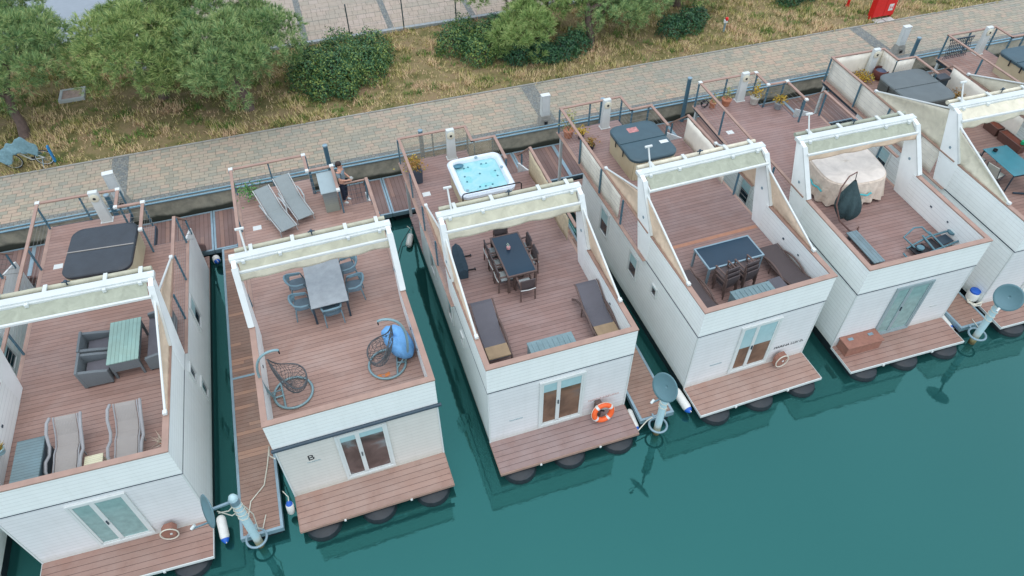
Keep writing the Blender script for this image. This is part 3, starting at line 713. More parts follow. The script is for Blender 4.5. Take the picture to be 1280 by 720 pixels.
hb['G'] = houseboat('G', 'houseboat in the upper right corner with a dark lattice on its terrace', DECKS['red'], PLAT['red'], TRIM, FRONTW,
    {'glass': CURTG, 'blind': 0}, AG, {}, [])
obj('replacement_board', MB().box(.14, 4.26, 3.58, 3.72, ZD+.009, ZD+.0115), plain('orange_board', S(176, 128, 102), .6, 0, .12, 6), hb['D'])
# text on the walls
def text(body, size, loc, mat, parent, name='lettering'):
    cu = bpy.data.curves.new(name, 'FONT'); cu.body = body; cu.size = size; cu.extrude = .003; cu.materials.append(mat)
    o = bpy.data.objects.new('tmp_text', cu); col.objects.link(o); bpy.context.view_layer.update()
    me = bpy.data.meshes.new_from_object(o.evaluated_get(bpy.context.evaluated_depsgraph_get())); bpy.data.objects.remove(o, do_unlink=True)
    me.name = name; me.materials.clear(); me.materials.append(mat)
    o = bpy.data.objects.new(name, me); col.objects.link(o); o.location = loc; o.rotation_euler = (R(90), 0, 0); o.parent = parent; return o
INK = plain('black_ink', S(34, 38, 44), .6, 0, .05); INKR = plain('faded_red_ink', S(200, 172, 164), .6, 0, .05); INKG = plain('faded_grey_ink', S(150, 176, 180), .6, 0, .05)
text('MARINA LUX D.', .155, (3.12, -.01, 1.06), INK, hb['D'])
text('MARINA AZZURRA', .12, (3.13, -.01, 1.08), INKR, hb['C'])
text('B', .34, (.7, -.01, 1.98), INK, hb['B'], 'logo_letter'); text('houseboat', .085, (.66, -.01, 1.86), INKG, hb['B'])
text('Marina', .12, (3.46, -.01, 1.2), TRIM, hb['E'])
text('houseboat', .1, (.62, -.01, 1.24), INKG, hb['C']); text('houseboat', .1, (.75, -.01, 1.2), INKG, hb['D'])

# ------------------------------------------------------------------ boardwalk, finger pontoons, quay hardware
def pontoon(name, label, x0, x1, y0, y1, mat, dividers=(), group=None, axis='x'):
    root = thing(name, label, name.replace('_', ' '), ((x0+x1)/2, (y0+y1)/2, .0), 0, group)
    hx, hy = (x1-x0)/2, (y1-y0)/2
    obj('boards', MB().box(-hx+.06, hx-.06, -hy+.06, hy-.06, .38, .44), mat, root)
    obj('frame', MB().box(-hx, hx, -hy, -hy+.075, .27, .452).box(-hx, hx, hy-.075, hy, .27, .452).box(-hx, -hx+.075, -hy+.076, hy-.076, .27, .452).box(hx-.075, hx, -hy+.076, hy-.076, .27, .452), GALV, root)
    obj('float', MB().box(-hx+.1, hx-.1, -hy+.1, hy-.1, -.3, .27), HULL, root)
    for d_ in dividers:
        obj('cross_frame', MB().box(*((d_-hx-.07, d_-hx+.07, -hy+.076, hy-.076) if axis == 'y' else (-hx+.076, hx-.076, d_-.04, d_+.04)), .436, .456), GALV, root)
    return root
edges = [-20.5, -16.1, -10.9, -7.62, -4.6, -.75, 5.0, 10.5, 16.6, 22.4, 28.5, 34]
for i, (a_, b_) in enumerate(zip(edges[:-1], edges[1:])):
    names = ['left of the leftmost houseboats', 'behind the houseboat with the wicker table set, left section', 'behind the houseboat with the wicker table set, right section',
             'behind the left half of the egg chair houseboat', 'behind the right half of the egg chair houseboat', 'behind the open hot tub houseboat',
             'behind the houseboat with the black lettering', 'behind the houseboat with the covered spa and curved stand', 'behind the cream cloth railing houseboat', 'behind the lattice houseboat', 'beyond the lattice houseboat']
    pontoon('boardwalk', 'brown boardwalk section along the quay ' + names[i], a_+.01, b_-.01, 11.22, 13.62, WALKB, (1.9,) if b_-a_ > 3.5 else (), 'boardwalk sections along the quay', 'y')
pontoon('finger_pontoon', 'finger pontoon with a rope on it beside the egg chair houseboat', -7.35, -6.2, -.86, 11.2, FINGER, (-.4,), 'finger pontoons between the houseboats')
pontoon('finger_pontoon', 'finger pontoon between the lifebuoy houseboat and the lettered houseboat', 4.62, 5.75, -.74, 11.2, FINGER, (-.4,), 'finger pontoons between the houseboats')
pontoon('finger_pontoon', 'finger pontoon behind the rightmost satellite dish', 16.6, 17.75, -.7, 11.2, FINGER, (-.4,), 'finger pontoons between the houseboats')
# quay pipe rails
q_ = obj('quay_pipe', MB().tube([(-60, QY-.03, QZ+.05), (80, QY-.03, QZ+.05)], .035, 8).tube([(-60, QY+.16, QZ+.06), (80, QY+.16, QZ+.06)], .03, 8), plain('pale_blue_pipe', S(120, 158, 172), .45, .2, .1), smooth=True)
tag(q_, 'pair of long blue grey pipes along the quay edge', 'pipe')
def pile(x, y, top, label, r=.09):
    root = thing('guide_pile', label, 'guide pile', (x, y, 0), 0, 'blue grey guide piles at the quay')
    obj('pole', MB().lathe([(r, -1), (r, top)], n=14), STEEL, root, smooth=True); obj('top_cap', MB().lathe([(r+.01, top-.04), (r+.01, top+.02), (.01, top+.04)], n=14), GALV, root, smooth=True)
for x, lab, tp in ((-2.72, 'beside the grey cabinet on the egg chair terrace', 2.62), (1.1, 'behind the open hot tub terrace', 2.5), (9.1, 'just behind the spa terrace of the lettered houseboat', 2.4),
                   (13.2, 'tallest looking one, left of the terracotta pots', 2.65), (21.3, 'at the corner of the cream cloth railing', 2.1), (25.25, 'right of the white pedestal by the cream cloth terrace', 2.55), (-10.95, 'behind the white pedestals at the wicker set houseboat', 2.2)):
    pile(x, 13.5, tp, 'blue grey guide pile ' + lab)
def pedestal(x, y, h, label, rz=0, block=True):
    root = thing('service_pedestal', label, 'pedestal', (x, y, QZ), rz, 'white service pedestals on the quay')
    if block: obj('base', MB().loft([[(-.3, -.22, 0), (.3, -.22, 0), (.3, .22, 0), (-.3, .22, 0)], [(-.2, -.15, .42), (.2, -.15, .42), (.2, .15, .42), (-.2, .15, .42)]]).box(-.12, .12, -.2, -.17, .1, .3), CONC, root)
    obj('body', MB().box(-.19, .19, -.11, .11, .422 if block else 0, h), WHITE, root, bevel=.015)
    obj('lid', MB().box(-.2, .2, -.12, .12, h+.001, h+.03), TRIM, root, bevel=.008)
    obj('panel', MB().box(-.13, .13, -.116, -.111, h-.75, h-.12), TRIM, root)
    if block: obj('cable_opening', MB().box(-.08, .06, -.235, -.2, .08, .2), BLACK, root)
pedestal(-10.75, 14.15, 1.5, 'white service pedestal at the cobble band behind the wicker set houseboat', .1)
pedestal(6.75, 14.25, 1.4, 'white service pedestal on a grey concrete base right of the open hot tub')
pedestal(25.45, 14.6, 1.35, 'white service pedestal behind the cream cloth railing')
def shower(b, u, v, label, h=1.28, rz=.0):
    root = thing('shower_column', label, 'shower column', BW(b, u, v), BO[b][2]+rz, 'white columns with round dial on the terraces')
    obj('body', MB().loft([[(-.17, -.11, .03), (.17, -.11, .03), (.17, .11, .03), (-.17, .11, .03)], [(-.15, -.08, h), (.15, -.08, h), (.15, .08, h), (-.15, .08, h)]]), WHITE, root, bevel=.02)
    obj('foot', MB().box(-.2, .2, -.14, .14, 0, .03), TRIM, root)
    obj('hose_reel', MB().lathe([(.12, -.135), (.15, -.12), (.15, -.1), (.12, -.085)], (0, 0, h-.22), 18, 'y'), CREAM, root, smooth=True)
    obj('tap', MB().lathe([(.005, -.15), (.05, -.14), (.05, -.09), (.005, -.085)], (0, 0, h-.22), 12, 'y'), INK, root, smooth=True)
for b, u, v, lab in (('A', 1.78, 10.86, 'above the dark square spa cover'), ('C', 1.86, 10.72, 'behind the open turquoise hot tub'), ('D', 1.8, 10.74, 'beside the tan sided spa with folded cover'), ('E', 1.92, 10.86, 'between potted plants on the empty terrace'),
                     ('F', 1.95, 10.8, 'inside the cream cloth railing'), ('G', 1.9, 10.8, 'beside the dark lattice')):
    shower(b, u, v, 'white column with round dial ' + lab)

# mooring poles with dishes
def mooring(x, y, label, dish, top=2.6, n=(-.88, -.36, .3), bl=True):
    root = thing('mooring_pole', label, 'mooring pole', (x, y, 0), 0, 'mooring poles with satellite dishes')
    obj('pole', MB().lathe([(.11, -2), (.11, top), (.09, top+.06), (.01, top+.12)], n=16), PILE, root, smooth=True)
    obj('collar', MB().tube([(.27*math.cos(t_), .27*math.sin(t_), .44) for t_ in [2*math.pi*k/24 for k in range(24)]], .035, 8, True).beam((0, .26, .44), (0, .42, .44), .05, .05), GALV, root, smooth=True)
    dx, dy, dz = dish; n = Vector(n).normalized(); up_ = Vector((0, 0, 1)); a = up_.cross(n).normalized(); b = n.cross(a)
    c = Vector((dx-x, dy-y, dz)); mb = MB(); Rr = .46; rings = []
    for k in range(8):
        r = Rr*(.02+.98*k/7); h = .09*(k/7)**2
        rings.append([c + a*r*math.cos(t_)*.93 + b*r*math.sin(t_) + n*h for t_ in [2*math.pi*j/28 for j in range(28)]])
    mb.loft(rings, cap=False)
    d_ = obj('satellite_dish', mb, DISH, root, smooth=True, solid=.015, fixn=False)
    foc = c + n*.5 - b*.42
    obj('feed_arm', MB().beam(c - b*Rr + n*.07, foc, .035, .035), GALV, d_)
    obj('feed_horn', MB().tube([foc, foc + (c-foc).normalized()*.12 + Vector((0, 0, .03))], .04, 10), WHITE, d_, smooth=True)
    obj('bracket', MB().beam((0, 0, top-.15), c - n*.02, .06, .06).tube([(0, 0, top-.25), (0, 0, top-.05)], .13, 12), GALV, root)
    obj('mooring_rope', MB().tube([(.13*math.cos(k*.9), .13*math.sin(k*.9), top-.2-k*.03) for k in range(30)], .014, 5).tube([(.12, 0, top-.4), (.2, .1, top-1.2), (.16, .0, .9), (.2, .2, .5), (.3, .6, .46)], .014, 5), ROPE, root, smooth=True)
    return root
t = NT('painted_pile'); o_ = t.obj(); sp = t.n('ShaderNodeSeparateXYZ'); t.l(o_, sp.inputs[0]); n_ = t.noise(4, o_, 4)
hh = t.math('ADD', sp.outputs[2], t.math('MULTIPLY', n_, .25))
PILE = t.out(t.ramp(hh, [(.18, S(84, 74, 46)), (.3, S(150, 138, 92)), (.55, S(186, 192, 180)), (.8, S(176, 206, 210))]), .45)
DISH = plain('dish_grey', S(99, 134, 141), .45, .1, .06, 2)
mooring(-6.93, -.94, 'mooring pole with edge on satellite dish at the wicker set houseboat corner', (-7.42, -1.15, 2.83), 2.75)
mooring(5.07, -1.02, 'mooring pole with grey dish between the lifebuoy and lettered houseboats', (4.86, -1.25, 2.85), 2.45)
mooring(16.94, -1.07, 'rightmost mooring pole with grey satellite dish', (16.75, -1.3, 2.62), 2.2)

# fenders, ropes and water side bits
def fender(p, q, r, label, cap=True):
    p, q = Vector(p), Vector(q); d = (q-p); L = d.length
    root = thing('fender', label, 'fender', p, 0, 'white fenders with blue ends')
    pts = [p + d*t_ for t_ in (0, .06, .15, .85, .94, 1)]
    obj('body', MB().tube([x - p for x in pts], [r*.5, r*.85, r, r, r*.85, r*.5], 12), FENDER, root, smooth=True)
    e = d.normalized()
    if cap: obj('end_cap', MB().tube([q-p-e*.04, q-p+e*.02, q-p+e*.09], [r*.9, r*.72, r*.25], 12), FBLUE, root, smooth=True)
    obj('lanyard', MB().tube([q-p+e*.08, q-p+e*.16+Vector((.02, .05, .06)), q-p+e*.14+Vector((-.1, .25, .12))], .012, 5), ROPE, root, smooth=True)
fender((-7.86, .05, .42), (-7.8, -.62, .22), .13, 'white fender with blue end under the edge on satellite dish')
fender((-5.98, -.35, .2), (-5.95, -.28, .62), .11, 'small upright fender at the cream front wall corner')
fender((-.5, 9.5, .12), (-.28, 10.1, .16), .13, 'plain white fender floating behind the egg chair houseboat', False)
fender((4.5, -.15, .3), (4.46, -.85, .25), .1, 'white fender right of the lifebuoy platform')
fender((6.2, .1, .35), (6.3, -.72, .25), .14, 'large fender left of the lettered houseboat platform')
fender((-7.64, 11.0, .28), (-7.58, 10.72, .3), .14, 'stubby fender in the dark gap at the boardwalk end of the first finger')
fender((16.5, .2, .3), (16.48, -.45, .25), .1, 'white fender beside the rightmost finger pontoon')
root = thing('water_drum', 'white drum with blue lid behind the rightmost satellite dish', 'drum', (17.9, .35, .44))
obj('body', MB().lathe([(.14, 0), (.2, .05), (.21, .3), (.17, .36)], n=16), FENDER, root, smooth=True); obj('lid', MB().lathe([(.175, .361), (.17, .42), (.08, .46), (.01, .46)], n=16), FBLUE, root, smooth=True)
o = obj('mooring_line', MB().tube([(-5.86, .0, 2.55), (-6.2, .9, 1.4), (-6.36, 1.83, .49), (-6.46, 1.22, .47), (-6.6, .6, .47), (-7.0, .2, .47), (-7.1, -.3, .5), (-6.95, -.7, .6)], .018, 6), ROPE, smooth=True); tag(o, 'white rope lying along the first finger pontoon', 'rope')
o = obj('mooring_line', MB().tube([(-7.35, -1.1, 2.5), (-7.15, -1.0, 2.3), (-6.95, -.95, 2.45)], .018, 6).tube([(-7.35, -1.1, 2.6), (-7.1, -1.1, 2.2), (-6.95, -.95, 2.1)], .014, 6), ROPE, smooth=True); tag(o, 'white cable looping between dish and pole at the first finger pontoon', 'cable')
o = obj('mooring_line', MB().tube([(4.46, -.95, .32), (4.8, -.8, .5), (5.0, -.75, .5)], .018, 6), ROPE, smooth=True); tag(o, 'short white rope at the end of the second finger pontoon', 'rope')
random.seed(3)
pts = [(17.9+.3*math.cos(k*1.1)*random.uniform(.5, 1), -.1+.3*math.sin(k*1.1)*random.uniform(.5, 1)+.3, .47+.02*(k % 3)) for k in range(26)]
o = obj('mooring_line', MB().tube(pts, .022, 6), ROPE, smooth=True); tag(o, 'tangled white rope heap beside the white drum', 'rope')
o = obj('mooring_line', MB().tube([(-1.4, 6.0+1, 1.0), (-1.2, 8.6, .25), (-.7, 9.8, .12), (-.1, 10.3, .5)], .016, 6), BLACK, smooth=True); tag(o, 'dark mooring rope over the water near the plain fender', 'rope')

# lifebuoy on its bracket
def lifebuoy(b, u, label, ringm, cover=False):
    root = thing('lifebuoy', label, 'lifebuoy', BW(b, u, -.32, ZP), BO[b][2])
    c = Vector((0, -.0, .42)); Rr = .29; e1 = Vector((1, 0, 0)); e2 = Vector((0, .25, 1)).normalized()
    if not cover:
        pts = [c + e1*Rr*math.cos(t_) + e2*Rr*math.sin(t_) for t_ in [2*math.pi*k/32 for k in range(32)]]
        obj('ring', MB().tube(pts, .085, 12, True), ringm, root, smooth=True)
        for k in range(4):
            t0 = .6 + k*math.pi/2; seg = [c + e1*Rr*math.cos(t0+d_) + e2*Rr*math.sin(t0+d_) for d_ in (-.13, 0, .13)]
            obj('band', MB().tube(seg, .089, 12), TRIM, root, smooth=True)
        obj('grab_line', MB().tube([c + e1*(Rr+.09)*math.cos(t_) + e2*(Rr+.09)*math.sin(t_) for t_ in [2*math.pi*k/32 for k in range(32)]], .01, 5, True), ROPE, root, smooth=True)
    obj('holder', MB().box(-.18, .02, .14, .3, .02, .72).box(-.1, -.04, .05, .2, .55, .62), BROWNW, root, bevel=.02)
    obj('stand', MB().tube([(.0, .2, 0), (.0, .16, .3), (.06, .05, .4)], .03, 6), BLACK, root)
    return root
lifebuoy('C', 3.52, 'orange lifebuoy with white bands leaning beside the timber room door', ORANGE)
def rope_bag(b, u, z, label):
    root = thing('cable_reel', label, 'reel', BW(b, u, -.22, ZP), BO[b][2])
    obj('case', MB().prism([(-.2, .1), (-.22, .42), (-.1, .58), (.12, .6), (.2, .42), (.1, .12)], 'y', -.08, .12), WOOD, root, bevel=.03)
    obj('hose', MB().tube([(.25*math.cos(t_)*.9-.01, -.1, .35+.27*math.sin(t_)) for t_ in [2*math.pi*k/20 for k in range(20)]], .018, 6, True), ROPE, root, smooth=True)
    obj('badge', MB().box(.0, .06, -.1, -.081, .3, .36), TRIM, root)
rope_bag('D', 3.35, .37, 'brown wall reel with pale hose under the black lettering')
rope_bag('A', 3.38, .37, 'brown reel on the platform beside the edge on satellite dish')
# chest on E's platform
root = thing('deck_chest', 'brown chest on the front platform left of the grey green door', 'chest', BW('E', .82, -.26, ZP), BO['E'][2])
obj('body', MB().box(-.66, .66, -.25, .22, 0, .4), WOOD, root, bevel=.01); obj('lid', MB().box(-.69, .69, -.28, .25, .401, .45), WOOD, root, bevel=.01)
for u in (-.38, .38): obj('fitting', MB().box(u-.09, u+.09, .02, .12, .452, .465), GALV, root)

# ------------------------------------------------------------------ terrace furniture
def at(name, label, cat, b, u, v, rz=0, group=None, z=ZD+.009): return thing(name, label, cat, BW(b, u, v, z), BO[b][2]+rz, group)
def rsq(hx, hy, r, n=8, z=0, cx=0, cy=0):
    pts = []
    for (sx, sy, a0) in ((1, 1, 0), (-1, 1, 90), (-1, -1, 180), (1, -1, 270)):
        for k in range(n+1):
            a = R(a0 + 90*k/n); pts.append((cx+sx*(hx-r)+r*math.cos(a), cy+sy*(hy-r)+r*math.sin(a), z))
    return pts
SPAT = planks('spa_tan_side', S(196, 184, 152), .09, 0, .06, 9, grime=.2)
SPAD = plain('spa_cover_dark', S(58, 84, 92), .45, 0, .1, 3, .2)
SPAB = plain('spa_cover_black', S(50, 58, 64), .5, 0, .18, 2.5, .4)
SPAG = plain('spa_cover_grey', S(92, 102, 102), .5, 0, .12, 2, .2)
SPAGS = plain('spa_grey_side', S(84, 92, 90), .6, 0, .15, 4)
def spa(b, u, v, hx, hy, h, label, covm, sidem, rz=0, crease=CABLE, sticker=None, foldaxis='v'):
    root = at('hot_tub', label, 'hot tub', b, u, v, rz, 'hot tubs on the terraces')
    obj('cabinet', MB().loft([rsq(hx-.08, hy-.08, .2, z=0), rsq(hx-.05, hy-.05, .22, z=h-.1)]), sidem, root, smooth=True)
    for s_, nm in ((-1, 'front'), (1, 'rear')):
        cy = s_*hy/2; mb = MB(); r = .36
        def ring(e, z):
            pts = []
            hy2 = hy/2 - .006
            for (sx, sy, a0) in ((1, 1, 0), (-1, 1, 90), (-1, -1, 180), (1, -1, 270)):
                rr = r if sy == s_ else .03
                for k in range(7):
                    a = R(a0+15*k); pts.append((sx*(hx-e-rr)+rr*math.cos(a), cy+sy*(hy2-e-rr)+rr*math.sin(a), z))
            return pts
        mb.loft([ring(.0, h-.12), ring(-.01, h-.02), ring(.02, h+.015), ring(.12, h+.03)])
        cv = obj('cover_half', mb, covm, root, smooth=True)
        obj('strap', MB().box(-hx-.02, -hx+.005, cy-.03+s_*-.25, cy+.02+s_*-.25, h-.3, h-.03), BLACK, cv)
    obj('seam', MB().box(-hx+.02, hx-.02, -.02, .02, h+.0, h+.034), crease, root)
    if sticker: 
        obj('warning_sticker', MB().box(-.3, .1, hy*.45, hy*.45+.3, h+.031, h+.036), plain('sticker_red', S(186, 128, 124), .5, 0, .4, 9), root)
        obj('label_plate', MB().box(hx-.42, hx-.1, -hy*.3-.12, -hy*.3+.06, h+.031, h+.036), TRIM, root)
    return root
spa('A', 2.15, 8.25, 1.0, 1.12, .93, 'dark square spa cover with a worn pale crease', SPAB, SPAT, -.06)
spa('D', 2.15, 8.3, .92, 1.12, .93, 'tan sided spa with blue grey cover and a red sticker', SPAD, SPAT, .0, SPAD, True)
r_ = spa('F', 2.2, 8.35, 1.05, 1.15, .9, 'large plain grey spa cover inside cream cloth railing', SPAG, SPAGS, 0, SPAG)
spa('G', 2.3, 8.4, 1.0, 1.1, .93, 'spa with dark cover in the upper right corner', SPAD, SPAT, 0, SPAD)
# open tub
root = at('hot_tub', 'open white hot tub filled with turquoise water', 'hot tub', 'C', 2.32, 8.35, .0, 'hot tubs on the terraces')
hx, hy, h = .98, 1.08, .88
obj('cabinet', MB().loft([rsq(hx-.08, hy-.08, .2, z=0), rsq(hx-.05, hy-.05, .22, z=h-.14)]), SPAT, root, smooth=True)
ACR = plain('tub_acrylic', S(214, 226, 232), .2, 0, .06, 4)
shell = MB().loft([rsq(hx, hy, .26, z=h-.14), rsq(hx+.01, hy+.01, .27, z=h-.04), rsq(hx-.05, hy-.05, .25, z=h+.02), rsq(hx-.16, hy-.16, .22, z=h+.02), rsq(hx-.22, hy-.22, .18, z=h-.06), rsq(hx-.26, hy-.26, .16, z=h-.3)], cap=False)
sh = obj('rim', shell, ACR, root, smooth=True, fixn=True)
t = NT('turquoise_tub'); o_ = t.obj(); n_ = t.noise(2.2, o_, 3, .5, 1.2); vo = t.n('ShaderNodeTexVoronoi'); t.l(o_, vo.inputs['Vector']); vo.inputs['Scale'].default_value = 2.2
cc = t.mix(t.math('MULTIPLY', n_, .9), S(104, 182, 190), S(176, 214, 212)); t.bump(n_, .1, .02); TUBW = t.out(cc, .06, 0, .5)
obj('tub_water', MB().add(rsq(hx-.23, hy-.23, .18, z=h-.09), [tuple(range(36))]), TUBW, root)
TURQ = plain('tub_seat', S(128, 196, 198), .3, 0, .1, 5); JET = plain('tub_jet', S(70, 120, 136), .3, .5, .1)
for (x, y, rx, ry) in ((-.35, .45, .25, .2), (.3, .5, .28, .2), (-.45, -.1, .18, .3), (.45, -.05, .18, .32), (.05, -.55, .42, .16)):
    obj('seat', MB().ball((x, y, h-.13), (rx, ry, .055), 16, 8), TURQ, root, smooth=True)
for (x, y) in ((-.45, .55), (-.3, .58), (.2, .62), (.38, .6), (-.55, -.2), (-.55, .1), (.56, .1), (.56, -.2), (-.2, -.6), (.0, -.62), (.25, -.6), (0, .1)):
    obj('jet', MB().lathe([(.035, h-.085), (.03, h-.07), (.005, h-.068)], (x, y, 0), 10), JET, root, smooth=True)
for (x, y, rz_) in ((.1, .97, 0), (.86, .1, 1.57), (.1, -.97, 0), (-.75, -.85, .8)):
    obj('rim_control', MB().lathe([(.06, h+.015), (.055, h+.04), (.01, h+.042)], (x*.93, y*.93, 0), 12), GALV, root, smooth=True)
obj('headrest', MB().ball((-.62, .68, h-.02), (.2, .12, .05), 12, 6), JET, root, smooth=True)
obj('cover_lifter', MB().tube([(-.95, -1.1, 0), (-.95, -1.1, h+.1), (-.9, -1.1, h+.16), (1.08, -1.1, h+.16), (1.13, -1.1, h+.1), (1.13, -1.1, 0)], .022, 6), BLACK, root, smooth=True)

# ---- loungers
def lounger(name, prof, width, seatm, framem, label, b, u, v, rz, arms=True, armm=None, group=None, cushion=None, thick=.03, skirt=False):
    """prof: (y,z) points of the lying surface from foot to head"""
    root = at(name, label, 'sun lounger', b, u, v, rz, group)
    hw = width/2; up_ = [(y, z) for y, z in prof]; lo = [(y, z-thick) for y, z in reversed(prof)]
    obj('lying_surface', MB().prism(up_+lo, 'x', -hw+.035, hw-.035), seatm, root, bevel=.008)
    for s_ in (-1, 1):
        obj('side_rail', MB().tube([(s_*hw, y, z-.01) for y, z in prof], .022, 6), framem, root, smooth=True)
    y0, y1 = prof[0][0], prof[-1][0]
    for y in (prof[0][0]+.12, prof[len(prof)//2][0]+.15):
        z = np.interp(y, [p[0] for p in prof], [p[1] for p in prof])
        for s_ in (-1, 1): obj('leg', MB().tube([(s_*(hw-.01), y, z-.02), (s_*(hw+.01), y-.03, 0)], .018, 6), framem, root, smooth=True)
    if arms:
        for s_ in (-1, 1):
            ys = prof[len(prof)//2][0]
            obj('armrest', MB().tube([(s_*(hw+.02), ys-.3, .28), (s_*(hw+.06), ys-.22, .48), (s_*(hw+.07), ys+.05, .54), (s_*(hw+.06), ys+.35, .5), (s_*(hw+.02), ys+.45, .44)], .026, 8), armm or framem, root, smooth=True)
    if skirt:
        for s_ in (-1, 1):
            pts = up_[:-1]; obj('side_arc', MB().tube([(s_*(hw+.02), y0+(y1-y0)*k/10, .05+.42*math.sin(math.pi*k/10)**.7) for k in range(11)], .03, 8), armm or framem, root, smooth=True)
    if cushion: 
        yc = [p for p in prof if p[0] <= y0+.75]; obj('cushion', MB().prism([(y, z+.05) for y, z in yc]+[(y, z+.002) for y, z in reversed(yc)], 'x', -hw+.03, hw-.03), cushion, root, bevel=.015)
    return root
MESHG = weave('grey_mesh_fabric', S(126, 136, 135), .015); ALU = plain('grey_aluminium', S(176, 182, 180), .4, .3, .08)
flat = [(-1.0, .3), (-.5, .31), (0, .33), (.1, .34), (.5, .56), (.95, .8)]
g_ = 'grey mesh loungers on the egg chair terrace'
lounger('sun_lounger', flat, .58, MESHG, ALU, 'left grey mesh lounger, nearer the white corner cap', 'B', 1.16, 9.12, .33, group=g_)
lounger('sun_lounger', flat, .58, MESHG, ALU, 'right grey mesh lounger, nearer the grey cabinet', 'B', 1.83, 9.55, .27, group=g_)
wavy = [(-.95, .42), (-.75, .34), (-.4, .3), (-.1, .36), (.1, .42), (.35, .4), (.6, .52), (.9, .78), (.98, .82)]
GREYR = weave('taupe_mesh', S(140, 136, 130), .018); ARMG = plain('grey_resin', S(146, 148, 148), .5, 0, .08)
def wl(label, u, v, rz):
    root = lounger('sun_lounger', wavy, .58, GREYR, ARMG, label, 'A', u, v, rz, arms=False, group='taupe wavy loungers on the wicker set terrace')
    for s_ in (-1, 1):
        obj('side_arc', MB().tube([(s_*.37, -.5, .28), (s_*.4, -.38, .44), (s_*.41, -.15, .5), (s_*.4, .1, .42), (s_*.39, .3, .5), (s_*.41, .55, .74), (s_*.4, .8, .84), (s_*.37, .97, .82)], .04, 8), ARMG, root, smooth=True)
wl('left taupe wavy lounger next to the slatted box', 1.72, 1.05, -.04)
wl('right taupe wavy lounger near the white twigs', 3.17, 1.05, -.04)
wick = [(-.95, .34), (-.5, .34), (0, .36), (.15, .4), (.5, .58), (.85, .74), (.98, .72)]
YCUSH = plain('sun_faded_cushion', S(150, 130, 102), .8, 0, .15, 6)
CHARC = weave('charcoal_mesh', S(84, 84, 90), .016)
low = [(-.95, .5), (-.7, .42), (-.45, .36), (0, .34), (.5, .34), (.95, .35)]
def wk(label, b, u, v, rz, seatm=CHARC, cush=YCUSH):
    return lounger('wicker_lounger', wick if b == 'C' else low, .72 if b == 'C' else .76, seatm, BROWNW, label, b, u, v, rz, arms=False, armm=BROWNW, group='dark wicker loungers', cushion=cush, skirt=True)
wk('dark lounger with faded cushion in the left front corner of the dining set terrace', 'C', .63, 1.75, 0)
wk('dark lounger with faded cushion in the right front corner of the dining set terrace', 'C', 3.87, 1.5, 0)
wk('dark wicker lounger along the left wall behind the stacked chairs', 'D', .55, 1.35, 0, DARKW, None)
wk('dark wicker lounger along the right wall of the stacked chair terrace', 'D', 3.78, 1.45, 0, DARKW, None)

root = at('footstool', 'low dark wicker footstool at the right end of the ribbed grey chest', 'footstool', 'D', 3.12, .72, .05)
obj('body', MB().box(-.24, .24, -.34, .34, .06, .36), DARKW, root, bevel=.015); obj('cushion', MB().box(-.23, .23, -.33, .33, .362, .41), CHARC, root, bevel=.015)
# ---- tables
def table(label, b, u, v, rz, hx, hy, h, topm, legm, apron=.06, frame=True, legr=.03, group=None, th=.03):
    root = at('dining_table', label, 'table', b, u, v, rz, group)
    if frame:
        obj('table_top', MB().box(-hx+.05, hx-.05, -hy+.05, hy-.05, h-.02, h-.004), topm, root)
        obj('rim', MB().box(-hx, hx, -hy, -hy+.05, h-.05, h).box(-hx, hx, hy-.05, hy, h-.05, h).box(-hx, -hx+.05, -hy+.051, hy-.051, h-.05, h).box(hx-.05, hx, -hy+.051, hy-.051, h-.05, h), legm, root)
    else: obj('table_top', MB().box(-hx, hx, -hy, hy, h-th, h), topm, root, bevel=.006)
    for s_ in (-1, 1): obj('apron', MB().box(-hx+.08, hx-.08, s_*(hy-.07)-.01, s_*(hy-.07)+.01, h-.12, h-.051), legm, root)
    for sx in (-1, 1):
        for sy in (-1, 1):
            x, y = sx*(hx-.05), sy*(hy-.05); obj('leg', MB().box(x-legr, x+legr, y-legr, y+legr, 0, h-.051), legm, root)
    return root
TOPG = plain('grey_table_top', S(148, 156, 158), .6, 0, .16, 4)
table('long grey dining table among rounded teal chairs', 'B', 2.24, 4.83, 0, .55, .96, .74, TOPG, STEELD, frame=False)
tC = table('dark glass dining table with a pink flower pot on it', 'C', 2.17, 4.3, 0, .48, .94, .74, TABGL, BROWNW, legr=.035)
table('blue glass table with pale rim above the stacked chairs', 'D', 2.18, 2.24, 0, .98, .49, .74, TABGL, GALV)
table('teal metal table with a small black cup', 'F', 2.4, 3.4, -.05, .5, .82, .73, plain('teal_table_top', S(60, 128, 140), .3, 0, .12, 3), STEELD, frame=False, th=.02, legr=.018)
ctr = at('ashtray', 'small black cup on the teal metal table', 'cup', 'F', 2.25, 4.0, z=ZD+.745)
obj('bowl', MB().lathe([(.05, 0), (.075, .02), (.08, .08), (.065, .08), (.05, .03), (.01, .025)], n=16), BLACK, ctr, smooth=True)
fp = at('flower_pot', 'pink flower pot with green sprig on the dark glass table', 'flower pot', 'C', 2.1, 4.55, z=ZD+.745)
obj('pot', MB().lathe([(.04, 0), (.06, .02), (.065, .1), (.05, .11), (.01, .1)], n=14), plain('pink_pot', S(206, 150, 150), .6, 0, .1), fp, smooth=True)
obj('sprig', MB().tube([(0, 0, .1), (.02, .01, .18), (-.02, .02, .24), (-.05, 0, .22), (-.03, -.03, .16)], .012, 5), plain('sprig_green', S(186, 206, 186), .6), fp, smooth=True)

